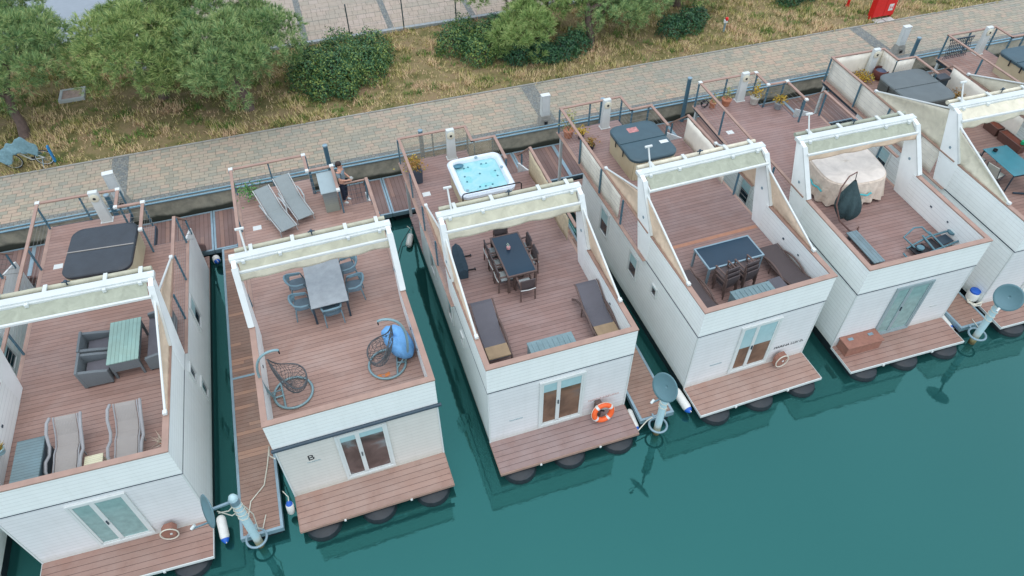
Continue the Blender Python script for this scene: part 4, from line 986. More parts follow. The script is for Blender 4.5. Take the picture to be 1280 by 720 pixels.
# ---- rounded teal chairs
def tealchair(label, b, u, v, rz, src=None):
    if src: 
        return dup(src, label, BW(b, u, v, ZD+.009), BO[b][2]+rz)
    root = at('garden_chair', label, 'chair', b, u, v, rz, 'rounded teal chairs round the grey table')
    obj('seat', MB().loft([rsq(.23, .22, .12, 5, .4), rsq(.25, .24, .12, 5, .43), rsq(.22, .21, .11, 5, .435)]), plain('teal_seat_shade', S(84, 104, 114), .5, 0, .15, 6), root, smooth=True)
    pts = [(-.27, .16, .6), (-.29, -.05, .62), (-.26, -.22, .68), (-.14, -.31, .76), (0, -.335, .79), (.14, -.31, .76), (.26, -.22, .68), (.29, -.05, .62), (.27, .16, .6)]
    obj('back_rail', MB().tube(pts, .03, 8), TEALP, root, smooth=True)
    def shell(i, j):
        k = i*(len(pts)-1); a = int(min(k, len(pts)-2)); f = k-a
        x = pts[a][0]*(1-f)+pts[a+1][0]*f; y = pts[a][1]*(1-f)+pts[a+1][1]*f; z = pts[a][2]*(1-f)+pts[a+1][2]*f
        return (x*(1-.14*j), y*(1-.25*j), z-(z-.46)*j*(.55 if .25 < i < .75 else .35))
    obj('backrest', MB().grid(shell, 24, 4), TEALP, root, smooth=True, solid=.012, fixn=False)
    for sx, sy in ((-1, 1), (1, 1), (-1, -1), (1, -1)):
        obj('leg', MB().tube([(sx*.25, .16 if sy > 0 else -.2, .6 if sy > 0 else .5), (sx*.26, sy*.22, .4), (sx*.27, sy*.27, 0)], [.02, .024, .016], 6), TEALP, root, smooth=True)
    return root
c0 = tealchair('rounded teal chair alone at the near end of the grey table', 'B', 2.25, 3.95, .05)
tealchair('rounded teal chair on the left side, nearer the egg chairs', 'B', 1.45, 4.45, -1.57, c0)
tealchair('rounded teal chair on the left side, under the awning edge', 'B', 1.42, 5.35, -1.5, c0)
tealchair('rounded teal chair on the right side, fully seen', 'B', 3.05, 4.7, 1.5, c0)
tealchair('rounded teal chair on the right side, under the awning edge', 'B', 3.0, 5.55, 1.65, c0)

# ---- dark wicker chairs
WCUSH = plain('pale_grey_cushion', S(172, 184, 184), .8, 0, .1, 6)
def darkchair(label, b, u, v, rz, group, cushion=True, src=None, z=0):
    if src: return dup(src, label, BW(b, u, v, ZD+.009+z), BO[b][2]+rz, group)
    root = at('wicker_chair', label, 'chair', b, u, v, rz, group)
    obj('seat', MB().box(-.23, .23, -.22, .23, .4, .44), DARKW, root, bevel=.01)
    obj('backrest', MB().prism([(-.2, .5), (-.26, .9), (-.3, .9), (-.24, .5)], 'x', -.22, .22), DARKW, root, bevel=.01)
    for sx in (-1, 1):
        obj('leg', MB().beam((sx*.23, .22, 0), (sx*.23, .2, .64), .035, .035), BROWNW, root)
        obj('leg', MB().beam((sx*.23, -.28, 0), (sx*.23, -.25, .86), .035, .035), BROWNW, root)
        obj('armrest', MB().beam((sx*.23, .24, .645), (sx*.23, -.24, .66), .05, .03), BROWNW, root)
    if cushion:
        obj('cushion', MB().box(-.2, .2, -.19, .21, .442, .49), WCUSH, root, bevel=.02)
        obj('tie', MB().tube([(-.24, -.29, .5), (0, -.31, .49), (.24, -.29, .5)], .015, 5), TRIM, root)
    return root
gC = 'dark wicker chairs round the dark glass table'
k0 = darkchair('dark wicker chair with pale cushion at the near end of the glass table', 'C', 2.2, 3.2, 0, gC)
for lab, u, v, rz in (('first dark wicker chair on the left of the glass table, nearest the loungers', 1.72, 3.72, -1.57), ('middle dark wicker chair on the left of the glass table', 1.72, 4.28, -1.57), ('dark wicker chair on the left of the glass table, by the far end', 1.72, 4.84, -1.57),
                      ('dark wicker chair on the right of the glass table, nearer the loungers', 2.6, 4.15, 1.57), ('dark wicker chair on the right of the glass table, farther from the loungers', 2.6, 4.75, 1.57), ('dark wicker chair at the far end of the glass table', 2.1, 5.15, 3.14)):
    darkchair(lab, 'C', u, v, rz, gC, src=k0)
gD = 'stacked dark wicker chairs'
s0 = darkchair('bottom chair of the left stack of dark wicker chairs', 'D', 1.62, 1.38, .12, gD, False)
for i, lab in enumerate(('middle', 'top')): darkchair(lab+' chair of the left stack of dark wicker chairs', 'D', 1.62+.01*i, 1.44+.06*i, .12, gD, src=s0, z=.13*(i+1))
for i, lab in enumerate(('bottom', 'middle', 'top')): darkchair(lab+' chair of the right stack of dark wicker chairs', 'D', 2.3+.01*i, 1.42+.06*i, .12, gD, src=s0, z=.13*i)

# ---- A: wicker lounge set
def armchair(label, u, v, rz, src=None):
    if src: return dup(src, label, BW('A', u, v, ZD+.009), BO['A'][2]+rz)
    root = at('wicker_armchair', label, 'armchair', 'A', u, v, rz, 'grey wicker armchairs left of the green topped table')
    obj('seat', MB().box(-.27, .27, -.3, .34, .08, .34), GREYW, root, bevel=.01)
    obj('cushion', MB().box(-.26, .26, -.28, .33, .342, .39), plain('grey_cushion', S(106, 106, 112), .8, 0, .1, 5), root, bevel=.02)
    obj('backrest', MB().prism([(-.3, .05), (-.36, .72), (-.43, .72), (-.4, .05)], 'x', -.38, .38), GREYW, root, bevel=.01)
    for s_ in (-1, 1):
        obj('armrest', MB().prism([(-.36, .06), (-.38, .68), (.1, .6), (.36, .54), (.36, .06)], 'x', s_*.28 if s_ > 0 else -.37, .37 if s_ > 0 else -.28), GREYW, root, bevel=.01)
        for y in (-.34, .32): obj('foot', MB().lathe([(.025, 0), (.03, .06)], (s_*.32, y, 0), 8), BLACK, root)
    return root
a0 = armchair('grey wicker armchair nearer the loungers', 2.2, 3.83, -1.57)
armchair('grey wicker armchair farther from the loungers', 2.17, 4.65, -1.57, a0)
root = at('wicker_sofa', 'grey two seat wicker sofa right of the green topped table', 'sofa', 'A', 3.82, 4.5, 0)
obj('seat', MB().box(-.3, .3, -.8, .8, .08, .34), GREYW, root, bevel=.01); obj('cushion', MB().box(-.29, .27, -.79, .79, .342, .4), MATS['grey_cushion'], root, bevel=.02)
obj('backrest', MB().box(.31, .4, -.88, .88, .06, .74), GREYW, root, bevel=.01)
for s_ in (-1, 1):
    obj('armrest', MB().prism([(-.3, .06), (-.3, .54), (.1, .62), (.3, .66), (.3, .06)], 'y', *((.81, .9) if s_ > 0 else (-.9, -.81))), GREYW, root, bevel=.01)
    for x in (-.26, .34): obj('foot', MB().lathe([(.025, 0), (.03, .06)], (x, s_*.84, 0), 8), BLACK, root)
root = at('dining_table', 'green topped wicker table between armchairs and sofa', 'table', 'A', 3.0, 4.34, 0)
obj('table_top', MB().box(-.42, .42, -.79, .79, .67, .71), planks('weathered_green_boards', S(146, 176, 164), .105, 0, .08, 3), root, bevel=.008)
obj('skirt', MB().box(-.39, .39, -.76, -.72, .3, .669).box(-.39, .39, .72, .76, .3, .669).box(-.39, -.36, -.72, .72, .5, .669).box(.36, .39, -.72, .72, .5, .669), GREYW, root)
for sx in (-1, 1):
    for sy in (-1, 1): obj('leg', MB().box(sx*.36-.03, sx*.36+.03, sy*.72-.03, sy*.72+.03, 0, .5), GREYW, root)
# ---- storage boxes
def chest(label, b, u, v, rz, hx, hy, h, m, lidm, ribs=8, name='storage_box'):
    root = at(name, label, 'storage box', b, u, v, rz)
    obj('body', MB().box(-hx, hx, -hy, hy, 0, h-.06), m, root, bevel=.012)
    ld = obj('lid', MB().box(-hx-.02, hx+.02, -hy-.02, hy+.02, h-.058, h), lidm, root, bevel=.015)
    for k in range(ribs): x = -hx+.12+(2*hx-.24)*k/(ribs-1); obj('rib', MB().box(x-.025, x+.025, -hy+.06, hy-.06, h+.001, h+.018), lidm, ld, bevel=.008)
    return root
CHG = plain('grey_teal_resin', S(114, 140, 144), .55, 0, .15, 6)
chest('ribbed grey chest between the two dark cushioned loungers', 'C', 2.13, .6, .0, .66, .3, .56, CHG, CHG)
chest('ribbed grey chest in front of the stacked chairs', 'D', 2.12, .56, 0, .66, .3, .56, CHG, CHG)
root = at('storage_box', 'dark slatted box beside the yellow grass plant', 'storage box', 'A', .92, 1.05, 0)
obj('body', MB().box(-.3, .3, -.6, .6, 0, .56), plain('charcoal_resin', S(66, 86, 94), .5, 0, .12, 5), root, bevel=.01)
obj('lid', MB().box(-.33, .33, -.63, .63, .561, .62), planks('slatted_lid', S(104, 124, 126), .085, 1, .04, 3), root, bevel=.01)
root = at('side_table', 'small cream slatted table between the taupe loungers', 'side table', 'A', 2.38, .72, 0)
obj('table_top', MB().box(-.22, .22, -.2, .2, .34, .37), planks('cream_slats', S(206, 200, 168), .055, 1, .04, 3), root, bevel=.008)
for sx in (-1, 1):
    for sy in (-1, 1): obj('leg', MB().beam((sx*.19, sy*.17, 0), (sx*.17, sy*.15, .339), .035, .035), plain('cream_resin', S(206, 200, 172), .5), root)
root = at('cabinet', 'tall grey slatted cabinet behind the mesh loungers', 'cabinet', 'B', 3.05, 9.4, .0)
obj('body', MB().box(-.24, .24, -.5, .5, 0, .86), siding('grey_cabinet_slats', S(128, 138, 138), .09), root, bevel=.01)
obj('lid', MB().prism([(-.55, .86), (-.55, .9), (.55, .97), (.55, .86)], 'x', -.28, .28), plain('grey_cabinet_lid', S(150, 168, 170), .5, 0, .08, 3), root, bevel=.01)
# wooden bench on E
root = at('bench', 'blue grey weathered bench along the left wall beside the curved stand', 'bench', 'E', 1.38, 1.65, 0)
obj('seat', MB().box(-.2, .2, -.76, .76, .13, .17), planks('weathered_boards', S(116, 136, 140), .13, 0, .12, 3), root, bevel=.005)
for y in (-.6, .6): obj('leg', MB().box(-.18, .18, y-.04, y+.04, 0, .129), STEELD, root)

# ---- egg chairs
WIRE = plain('egg_chair_wicker', S(74, 80, 82), .5, 0, .2, 10); TUBEG = plain('grey_green_tube', S(128, 158, 162), .35, .2, .08, 4)
def eggchair(label, u, v, rz):
    """local +x: direction the seat opens"""
    root = at('hanging_chair', label, 'hanging chair', 'B', u, v, rz, 'hanging egg chairs on round base rings')
    ring = [(.52*math.cos(t_), .52*math.sin(t_), .04) for t_ in [2*math.pi*k/40 for k in range(40)]]
    obj('base_ring', MB().tube(ring, .035, 10, True), TUBEG, root, smooth=True)
    obj('brace', MB().tube([(-.28, .43, .04), (-.28, -.43, .04)], .028, 8).tube([(-.5, .0, .05), (-.28, .0, .05)], .028, 8).tube([(-.28, .2, .05), (-.52, .0, .3)], .02, 6), TUBEG, root, smooth=True)
    arc = [(-.5, 0, .04), (-.6, 0, .4), (-.66, 0, .9), (-.64, 0, 1.4), (-.52, 0, 1.75), (-.32, 0, 1.92), (-.1, 0, 1.95), (.02, 0, 1.9)]
    sm = []
    for i in range(len(arc)-1):
        p0, p1, p2, p3 = (Vector(arc[max(i-1, 0)]), Vector(arc[i]), Vector(arc[i+1]), Vector(arc[min(i+2, len(arc)-1)]))
        for k in range(4):
            q = k/4; sm.append(.5*((2*p1)+(p2-p0)*q+(2*p0-5*p1+4*p2-p3)*q*q+(3*p1-p0-3*p2+p3)*q**3))
    sm.append(Vector(arc[-1]))
    obj('stand', MB().tube(sm, .035, 10), TUBEG, root, smooth=True)
    obj('hook', MB().tube([(.02, 0, 1.9), (.02, 0, 1.76)], .02, 6), BLACK, root)
    # basket: shell from a bottom bowl rising into a pointed back; rim tube and woven strands
    def P(a, s_):   # a: angle round the opening (0 front .. 2pi), s_: 0 rim .. 1 bottom
        ca, sa = math.cos(a), math.sin(a)
        back = (1-ca)/2
        rim = Vector((.40*ca+.08, .46*sa*(1-.8*back**3.0)*(1+.1*(1-back)), .66+1.02*back**3.2))
        bot = Vector((-.02, 0, .36))
        q = rim.lerp(bot, s_); bulge = math.sin(s_*math.pi)*(.1+.08*(1-back))
        return q + Vector((ca*bulge, sa*bulge*1.2, -bulge*.35))
    mb = MB(); random.seed(int(u*100))
    mb.tube([P(2*math.pi*k/40, 0) for k in range(40)], .02, 6, True)
    bk = obj('basket', mb, WIRE, root, smooth=True)
    mb = MB()
    for k in range(26): a = 2*math.pi*k/26; mb.tube([P(a+.12*math.sin(j+k), j/7) for j in range(8)], .006, 4)
    for j in range(1, 7): mb.tube([P(2*math.pi*k/30, j/7+.03*math.sin(k*1.7+j)) for k in range(30)], .006, 4, True)
    for k in range(40):
        a, s_ = random.uniform(0, 6.28), random.uniform(0, .8); mb.tube([P(a, s_), P(a+.35, s_+.09), P(a+.6, s_+.2)], .005, 4)
    obj('woven_strands', mb, WIRE, bk, smooth=False)
    return root
eggchair('hanging egg chair at the left wall, facing right', .74, 1.6, .05)
eggchair('hanging egg chair in front of the blue bag, facing left', 3.4, 1.72, 2.95)
# blue bag
root = at('beanbag', 'big blue drawstring bag in the corner behind the right egg chair', 'bag', 'B', 3.86, 2.12, .3)
def bag(i, j):
    a = i*2*math.pi; th = j*math.pi
    fold = 1 + .05*math.sin(a*9)*math.sin(th)*(1-j) + .05*math.sin(a*3+j*5)
    r = math.sin(th)**.75*fold
    return (.36*r*math.cos(a)-.22*(1-j)+.08, .62*r*math.sin(a), .42 + .42*math.cos(th)+.06*math.sin(a*2+1))
obj('body', MB().grid(bag, 60, 24), fabric('blue_fabric', S(112, 168, 216), .9, 4), root, smooth=True)
obj('badge', MB().lathe([(.001, .0), (.04, .0), (.035, .012), (.001, .014)], (-.2, -.3, .52), 12), TRIM, root); obj('knot', MB().ball((-.3, .1, .74), (.1, .07, .07), 10, 6), MATS['blue_fabric'], root, smooth=True)
o = at('orange_leaf_patch', 'orange cloth scrap under the right egg chair ring', 'cloth', 'B', 3.2, 1.38, .1)
obj('cloth', MB().grid(lambda i, j: (-.2+.4*i, -.05+.11*j+.02*math.sin(i*7), .004+.012*math.sin(i*9)*math.sin(j*3.1)), 12, 4), fabric('orange_cloth', S(206, 130, 78), .3, 6), o, solid=.006, fixn=False)
# ---- dark folded parasol base / grill on C left
root = at('folded_parasol', 'dark folded awning parcel leaning at the left side panel', 'parasol', 'C', .62, 5.05, -.05)
obj('cover', MB().loft([[(x*s_*.16, y, z+.0) for x, z in ((-1, .0), (1, .0), (1.1, .3), (0, .42), (-1.1, .3))] for y, s_ in ((-.62, .8), (-.4, 1), (.4, 1), (.62, .7))]), fabric('dark_cover', S(58, 76, 86), .5, 5), root, smooth=True)
for y in (-.3, .35): obj('foot', MB().beam((.0, y, .03), (.42, y, .03), .03, .03).beam((.42, y-.04, .03), (.42, y+.04, .03), .04, .04), BLACK, root)
# ---- E: covered tub, hanging pod, folded frame
root = at('covered_hot_tub', 'bulky hot tub under a tan cloth cover with turquoise strap', 'hot tub', 'E', 2.6, 4.95, -.12)
def cov(i, j):
    a = i*2*math.pi; ca, sa = math.cos(a), math.sin(a)
    k = max(abs(ca), abs(sa)); q = (abs(ca)**3.4+abs(sa)**3.4)**(-1/3.4)
    if j < .45: r = j/.45; z = .98-.05*r**4+.02*math.sin(a*3+r*4)
    else: r = 1+.16*(j-.45)+.055*math.sin(a*23+j*4)*((j-.45)/.55)+.04*math.sin(a*9+2)*(j-.45); z = .93-(j-.45)/.55*(.85+.05*math.sin(a*7))
    return (ca*q*r*1.2, sa*q*r*1.22, z)
cv = obj('cover', MB().grid(cov, 160, 26), TAN, root, smooth=True, fixn=False)
obj('top_panel', MB().grid(lambda i, j: (lambda p: (p[0]*.99, p[1]*.99, p[2]+.012))(cov(i, j*.44)), 80, 10), TANL, root, smooth=True, fixn=False)
def strap(a0, a1, zz): return [(lambda p: (p[0]*1.06, p[1]*1.06, zz))(cov(a0+(a1-a0)*k/14, .72)) for k in range(15)]
TURS = plain('turquoise_strap', S(64, 178, 184), .5, 0, .05)
obj('strap', MB().tube(strap(.44, .6, .52), .03, 6), TURS, root); obj('strap', MB().tube(strap(.74, .8, .52), .03, 6), TURS, root)
root = at('hanging_chair', 'hanging chair wrapped in a dark cover on a curved wooden stand', 'hanging chair', 'E', 1.35, 3.0, .2)
arc = [(.45, -.45, .03), (.2, -.62, .04), (-.05, -.5, .1), (-.3, -.15, .4), (-.42, .1, .95), (-.3, .25, 1.5), (.0, .32, 1.82), (.3, .3, 1.9)]
obj('stand', MB().tube(arc, [.025, .03, .03, .03, .03, .026, .022, .02], 8), WOODD, root, smooth=True)
obj('hook', MB().tube([(.3, .3, 1.9), (.28, .26, 1.72), (.26, .22, 1.6)], .014, 5), BLACK, root)
def pod(i, j):
    a = i*2*math.pi; r = .4*math.sin(math.pi*min(1, .05+j*.9))**.8*(1+.26*math.sin(a*6+j*2)*(j)+.1*math.sin(a*11)*j)*(.45+.75*j)
    return (.26-.2*j+r*1.0*math.cos(a), .22-.25*j+r*1.1*math.sin(a), 1.62-1.35*j+.06*math.sin(a*2)*j)
obj('cover', MB().grid(pod, 60, 20), fabric('dark_green_cover', S(56, 74, 76), .9, 5), root, smooth=True, fixn=False)
root = at('folded_recliner', 'folded grey tube recliner with dark panels lying at the front rail', 'recliner', 'E', 3.35, 1.05, .12)
FRG = plain('recliner_tube', S(88, 126, 136), .4, .2, .08, 4)
obj('frame', MB().tube([(-1.0, -.25, .1), (-.2, -.26, .2), (.95, -.3, .3)], .035, 8).tube([(-.7, .22, .14), (.2, .26, .3), (.9, .18, .34)], .035, 8).tube([(-.05, -.35, .22), (.0, .35, .34)], .035, 8).tube([(.3, -.35, .26), (.3, .4, .36)], .03, 8)
    .tube([(-.5, .1, .2), (-.6, .55, .32), (-.1, .68, .44), (.2, .62, .42), (.3, .25, .3)], .03, 8).tube([(-1.0, -.25, .1), (-.95, .1, .12)], .03, 8), FRG, root, smooth=True)
obj('panel', MB().box(-.65, -.08, -.2, .2, .13, .17), BLACK, root, bevel=.01); obj('panel', MB().box(.02, .3, -.22, .22, .2, .23), BLACK, root, bevel=.01); obj('panel', MB().box(.32, .85, -.2, .16, .22, .26), STEELD, root, bevel=.01)
for x, y, z in ((-.42, -.02, .27), (.95, .05, .38)):
    obj('wheel', MB().lathe([(.06, -.03), (.12, -.03), (.12, .03), (.06, .03)], (x, y, z), 16), FRG, root, smooth=True); 
for y in (-.2, .1): obj('foot', MB().ball((1.1, y, .3), (.06, .05, .05), 8, 6), TRIM, root, smooth=True)
obj('rear_bar', MB().tube([(.95, .2, .36), (1.25, .1, .2), (1.4, -.1, .15)], .03, 8).tube([(1.0, -.25, .3), (1.3, -.3, .12)], .03, 8), FRG, root, smooth=True)
# F bits
def slingchair(label, b, u, v, rz):
    root = at('folding_chair', label, 'chair', b, u, v, rz, 'pale sling chairs at the teal table')
    SL = plain('pale_sling', S(172, 178, 168), .8, 0, .08, 5)
    obj('seat', MB().prism([(-.22, .4), (.22, .44), (.22, .42), (-.22, .38)], 'x', -.22, .22), SL, root); obj('backrest', MB().prism([(-.24, .42), (-.38, .92), (-.4, .91), (-.26, .41)], 'x', -.22, .22), SL, root)
    for sx in (-1, 1):
        for a_, b_ in (((sx*.24, .25, 0), (sx*.24, -.24, .44)), ((sx*.24, -.28, 0), (sx*.24, .22, .44))): obj('leg', MB().beam(a_, b_, .02, .02), STEELD, root)
        obj('back_post', MB().beam((sx*.24, -.24, .42), (sx*.24, -.4, .95), .02, .02), STEELD, root)
slingchair('pale sling chair left of the teal table, nearer the awning post', 'F', 1.75, 4.15, -1.4)
slingchair('pale sling chair left of the teal table, fully visible', 'F', 1.75, 3.2, -1.35)
def planter(b, u, v, rz, label, hx, hy, h, plant=None):
    root = at('planter', label, 'planter', b, u, v, rz)
    obj('trough', MB().loft([[(-hx+.03, -hy+.03, 0), (hx-.03, -hy+.03, 0), (hx-.03, hy-.03, 0), (-hx+.03, hy-.03, 0)], [(-hx, -hy, h), (hx, -hy, h), (hx, hy, h), (-hx, hy, h)]]), WOODD, root)
    obj('soil', MB().box(-hx+.03, hx-.03, -hy+.03, hy-.03, h+.001, h+.012), plain('potting_soil', S(120, 66, 48), .95, 0, .4, 20), root)
    obj('rim', MB().box(-hx-.01, hx+.01, -hy-.01, -hy+.03, h, h+.03).box(-hx-.01, hx+.01, hy-.03, hy+.01, h, h+.03).box(-hx-.01, -hx+.03, -hy+.031, hy-.031, h, h+.03).box(hx-.03, hx+.01, -hy+.031, hy-.031, h, h+.03), WOODD, root)
    return root
planter('F', 4.1, 5.85, .0, 'shorter brown trough planter at the right rail', .16, .34, .32)
planter('F', 4.08, 4.85, 0, 'longer brown trough planter with red soil and green can', .17, .55, .32)
wc = at('watering_can', 'small green watering can on the longer brown planter', 'watering can', 'F', 4.1, 4.45, z=ZD+.36)
GRN = plain('green_plastic', S(40, 176, 120), .4, 0, .08)
obj('can', MB().lathe([(.07, 0), (.08, .02), (.08, .14), (.05, .16), (.01, .16)], n=14), GRN, wc, smooth=True); obj('spout', MB().tube([(.07, 0, .04), (.16, 0, .15)], .015, 6), GRN, wc, smooth=True)
# patterned chair at right edge
PAT = NT('spotted_fabric'); o_ = PAT.obj(); vo = PAT.n('ShaderNodeTexVoronoi'); PAT.l(o_, vo.inputs['Vector']); vo.inputs['Scale'].default_value = 16
PAT = PAT.out(PAT.ramp(vo.outputs['Distance'], [(.32, S(60, 62, 68)), (.42, S(190, 190, 184))]), .8)
root = at('hanging_chair', 'spotted fabric hanging chair at the right edge of the photo', 'hanging chair', 'F', 2.75, 2.2, .3)
obj('cocoon', MB().ball((0, 0, .95), (.42, .36, .62), 20, 14), PAT, root, smooth=True)
obj('base', MB().tube([(-.7, -.2, .04), (.5, .25, .04)], .035, 8).tube([(-.55, .45, .04), (.45, -.4, .04)], .035, 8).tube([(.45, .2, .04), (.75, .3, 1.2), (.4, .15, 1.95), (0, 0, 1.9), (0, 0, 1.5)], .035, 8), STEELD, root, smooth=True)
# lattice on G
root = at('trellis', 'dark wavy lattice screen on the upper right terrace', 'trellis', 'G', .55, 10.75, 0)
mb = MB()
for k in range(12):
    mb.tube([(-.6+k*.1, 0, .05), (-.45+k*.1, 0, .5), (-.6+k*.1, 0, .95)], .012, 5); mb.tube([(-.45+k*.1, .01, .05), (-.6+k*.1, .01, .5), (-.45+k*.1, .01, .95)], .012, 5)
obj('lattice', mb, STEELD, root); obj('top_bar', MB().box(-.65, .65, -.02, .03, .96, 1.0), STEELD, root)
root = at('gas_grill', 'small dark lidded box at the stair of the cream cloth terrace', 'grill', 'F', 3.75, 8.75, 0)
obj('lid', MB().box(-.28, .28, -.2, .2, .72, .84), SPAB, root, bevel=.03); obj('body', MB().box(-.24, .24, -.16, .16, .3, .719), STEELD, root)
for sx in (-1, 1): obj('leg', MB().box(sx*.2-.02, sx*.2+.02, -.1, .1, 0, .3), STEELD, root)

# ------------------------------------------------------------------ plants on the terraces
YEL = leafmat('yellow_leaves', S(150, 120, 40), S(190, 158, 60), S(160, 160, 80)); ORL = leafmat('orange_leaves', S(130, 100, 50), S(166, 126, 64), S(120, 126, 70))
OLV = leafmat('olive_leaves', S(110, 120, 72), S(150, 150, 96), S(176, 170, 120)); GRL = leafmat('green_leaves', S(60, 110, 60), S(90, 140, 76), S(120, 160, 90)); DRYT = leafmat('dry_twigs', S(190, 176, 150), S(206, 196, 176), S(216, 210, 196))
def potplant(b, u, v, label, potm, leaf, r=.15, h=.28, pr=.25, ph=.35, n=150, kind='leaf', square=False, pot=True, z=ZD+.009):
    root = at('potted_plant', label, 'potted plant', b, u, v, 0, z=z)
    if pot:
        if square: obj('pot', MB().loft([[(-r*.8, -r*.8, 0), (r*.8, -r*.8, 0), (r*.8, r*.8, 0), (-r*.8, r*.8, 0)], [(-r, -r, h), (r, -r, h), (r, r, h), (-r, r, h)]]), potm, root, bevel=.01)
        else: obj('pot', MB().lathe([(r*.65, 0), (r*.75, .01), (r, h*.8), (r*1.08, h*.85), (r*1.08, h), (r*.9, h), (r*.88, h-.04), (.01, h-.04)], n=18), potm, root, smooth=True)
    C = np.stack([rng.normal(0, pr*.45, n), rng.normal(0, pr*.45, n), h + rng.uniform(.0, 1, n)*ph], 1)
    if kind == 'leaf':
        nn = rng.normal(0, 1, (n, 3)) + [0, 0, .6]; nn /= np.linalg.norm(nn, axis=1)[:, None]; a = np.cross(nn, rng.normal(0, 1, (n, 3))); a /= np.linalg.norm(a, axis=1)[:, None]; b_ = np.cross(nn, a); s_ = .045
        V = np.stack([C-a*s_*1.3, C-b_*s_*.6, C+a*s_*1.3, C+b_*s_*.6], 1).reshape(-1, 3); F = np.arange(len(V)).reshape(-1, 4)
    else:
        d = rng.normal(0, 1, (n, 3)); d[:, 2] = np.abs(d[:, 2])*1.2+.3; d /= np.linalg.norm(d, axis=1)[:, None]; p = np.cross(d, rng.normal(0, 1, (n, 3))); p /= np.linalg.norm(p, axis=1)[:, None]
        o_ = np.array([0, 0, h-.03]) + rng.normal(0, .03, (n, 3)); L = rng.uniform(.5, 1, (n, 1))*max(ph, pr)
        V = np.stack([o_+p*.012, o_-p*.012, o_+d*L], 1).reshape(-1, 3); F = np.arange(len(V)).reshape(-1, 3)
    tri_mesh('foliage', V, F, leaf, root)
    mb = MB()
    for k in range(4): mb.tube([(0, 0, max(h-.05, 0)), (C[k, 0]*.5, C[k, 1]*.5, h+ph*.3), (C[k, 0], C[k, 1], C[k, 2])], .008, 5)
    obj('stems', mb, BARK, root)
    return root
potplant('A', .2, 1.55, 'spiky yellow grass plant in a pale blue pot by the slatted box', plain('pale_blue_pot', S(168, 204, 208), .5), YEL, .13, .2, .3, .3, 90, 'spike', z=ZD+.5)
potplant('A', 3.95, 1.02, 'bunch of white dry twigs in the front right corner', TERRA, DRYT, .08, .1, .3, .42, 40, 'spike')
potplant('A', 2.55, 9.55, 'small green plant between spa and white column', TERRA, GRL, .1, .12, .3, .2, 90)
potplant('B', .42, 10.6, 'green shrubby plant in the rear left corner behind the mesh loungers', POTW, GRL, .14, .2, .5, .35, 200)
potplant('C', .28, 10.35, 'terracotta pot with yellow plant at the rear left corner of the open tub terrace', TERRA, YEL, .17, .28, .35, .3, 130)
potplant('C', .33, 9.7, 'tall dark square planter with orange leaved plant', plain('dark_planter', S(62, 72, 84), .5), ORL, .17, .6, .35, .28, 140, square=True)
potplant('D', .2, 10.62, 'big terracotta pot with a tall thin olive plant', TERRA, OLV, .2, .34, .35, .75, 110)
potplant('D', .62, 10.35, 'yellow flowered plant in a dark pot beside the terracotta pot', plain('dark_pot', S(50, 56, 70), .5), YEL, .13, .24, .25, .22, 110)
potplant('D', .72, 9.6, 'lower yellow green plant in a dark pot left of the tan sided spa', MATS['dark_pot'], ORL, .13, .22, .3, .25, 110)
potplant('E', .6, 10.72, 'small pinkish pot with sparse plant, leftmost of the row at the empty terrace', TERRA, OLV, .14, .26, .3, .35, 40)
potplant('E', 1.2, 10.7, 'wide terracotta pot with thin upright stems', TERRA, OLV, .19, .3, .25, .5, 60)
potplant('E', 2.35, 10.45, 'round white pot with tall yellow leaves by the white column', POTW, YEL, .19, .34, .3, .6, 110)
potplant('E', 3.1, 9.85, 'grey bucket pot with orange plant at the stair of the empty terrace', plain('grey_pot', S(150, 158, 160), .5), YEL, .17, .3, .3, .3, 120)
potplant('F', 1.45, 10.45, 'low bright yellow plant inside the cream railing cloth', TERRA, YEL, .15, .15, .5, .2, 220)
potplant('F', 3.35, 7.35, 'small yellow green plant in front of the grey spa cover', TERRA, OLV, .12, .2, .4, .3, 90)
potplant('F', 4.0, 7.9, 'orange yellow plant in a brown trough at the right rail', WOODD, ORL, .16, .28, .4, .3, 110, square=True)
root = at('basket', 'round dark red basket beside the white column inside the cream cloth', 'basket', 'F', 2.3, 10.5)
obj('body', MB().lathe([(.2, 0), (.3, .12), (.32, .3), (.3, .42), (.27, .42), (.27, .3), (.01, .25)], n=20), plain('red_brown_wicker', S(112, 66, 60), .7, 0, .3, 20), root, smooth=True)
obj('cushion', MB().ball((0, 0, .33), (.24, .24, .08), 14, 6), plain('blue_grey_cushion', S(84, 96, 120), .8), root, smooth=True)
root = at('coiled_hose', 'small coiled black hose at the rear left corner of the empty terrace', 'hose', 'E', .25, 10.7)
obj('coil', MB().tube([(.15*math.cos(k*.6), .03*k/10, .2+.15*math.sin(k*.6)) for k in range(40)], .014, 5), BLACK, root, smooth=True)

# gate at B's stairs
root = at('stair_gate', 'low wooden topped gate with wire grid at the head of the stairs', 'gate', 'B', 3.87, 9.2)
obj('top_rail', MB().box(-.45, .45, -.03, .03, .84, .88), CAP, root)
gm = MB()
for k in range(6): gm.tube([(-.43+k*.17, 0, .06), (-.43+k*.17, 0, .84)], .006, 4)
for k in range(4): gm.tube([(-.43, 0, .15+k*.19), (.43, 0, .15+k*.19)], .006, 4)
obj('wire_grid', gm, STEELD, root); obj('post', MB().box(.43, .47, -.02, .02, 0, .86), STEEL, root)

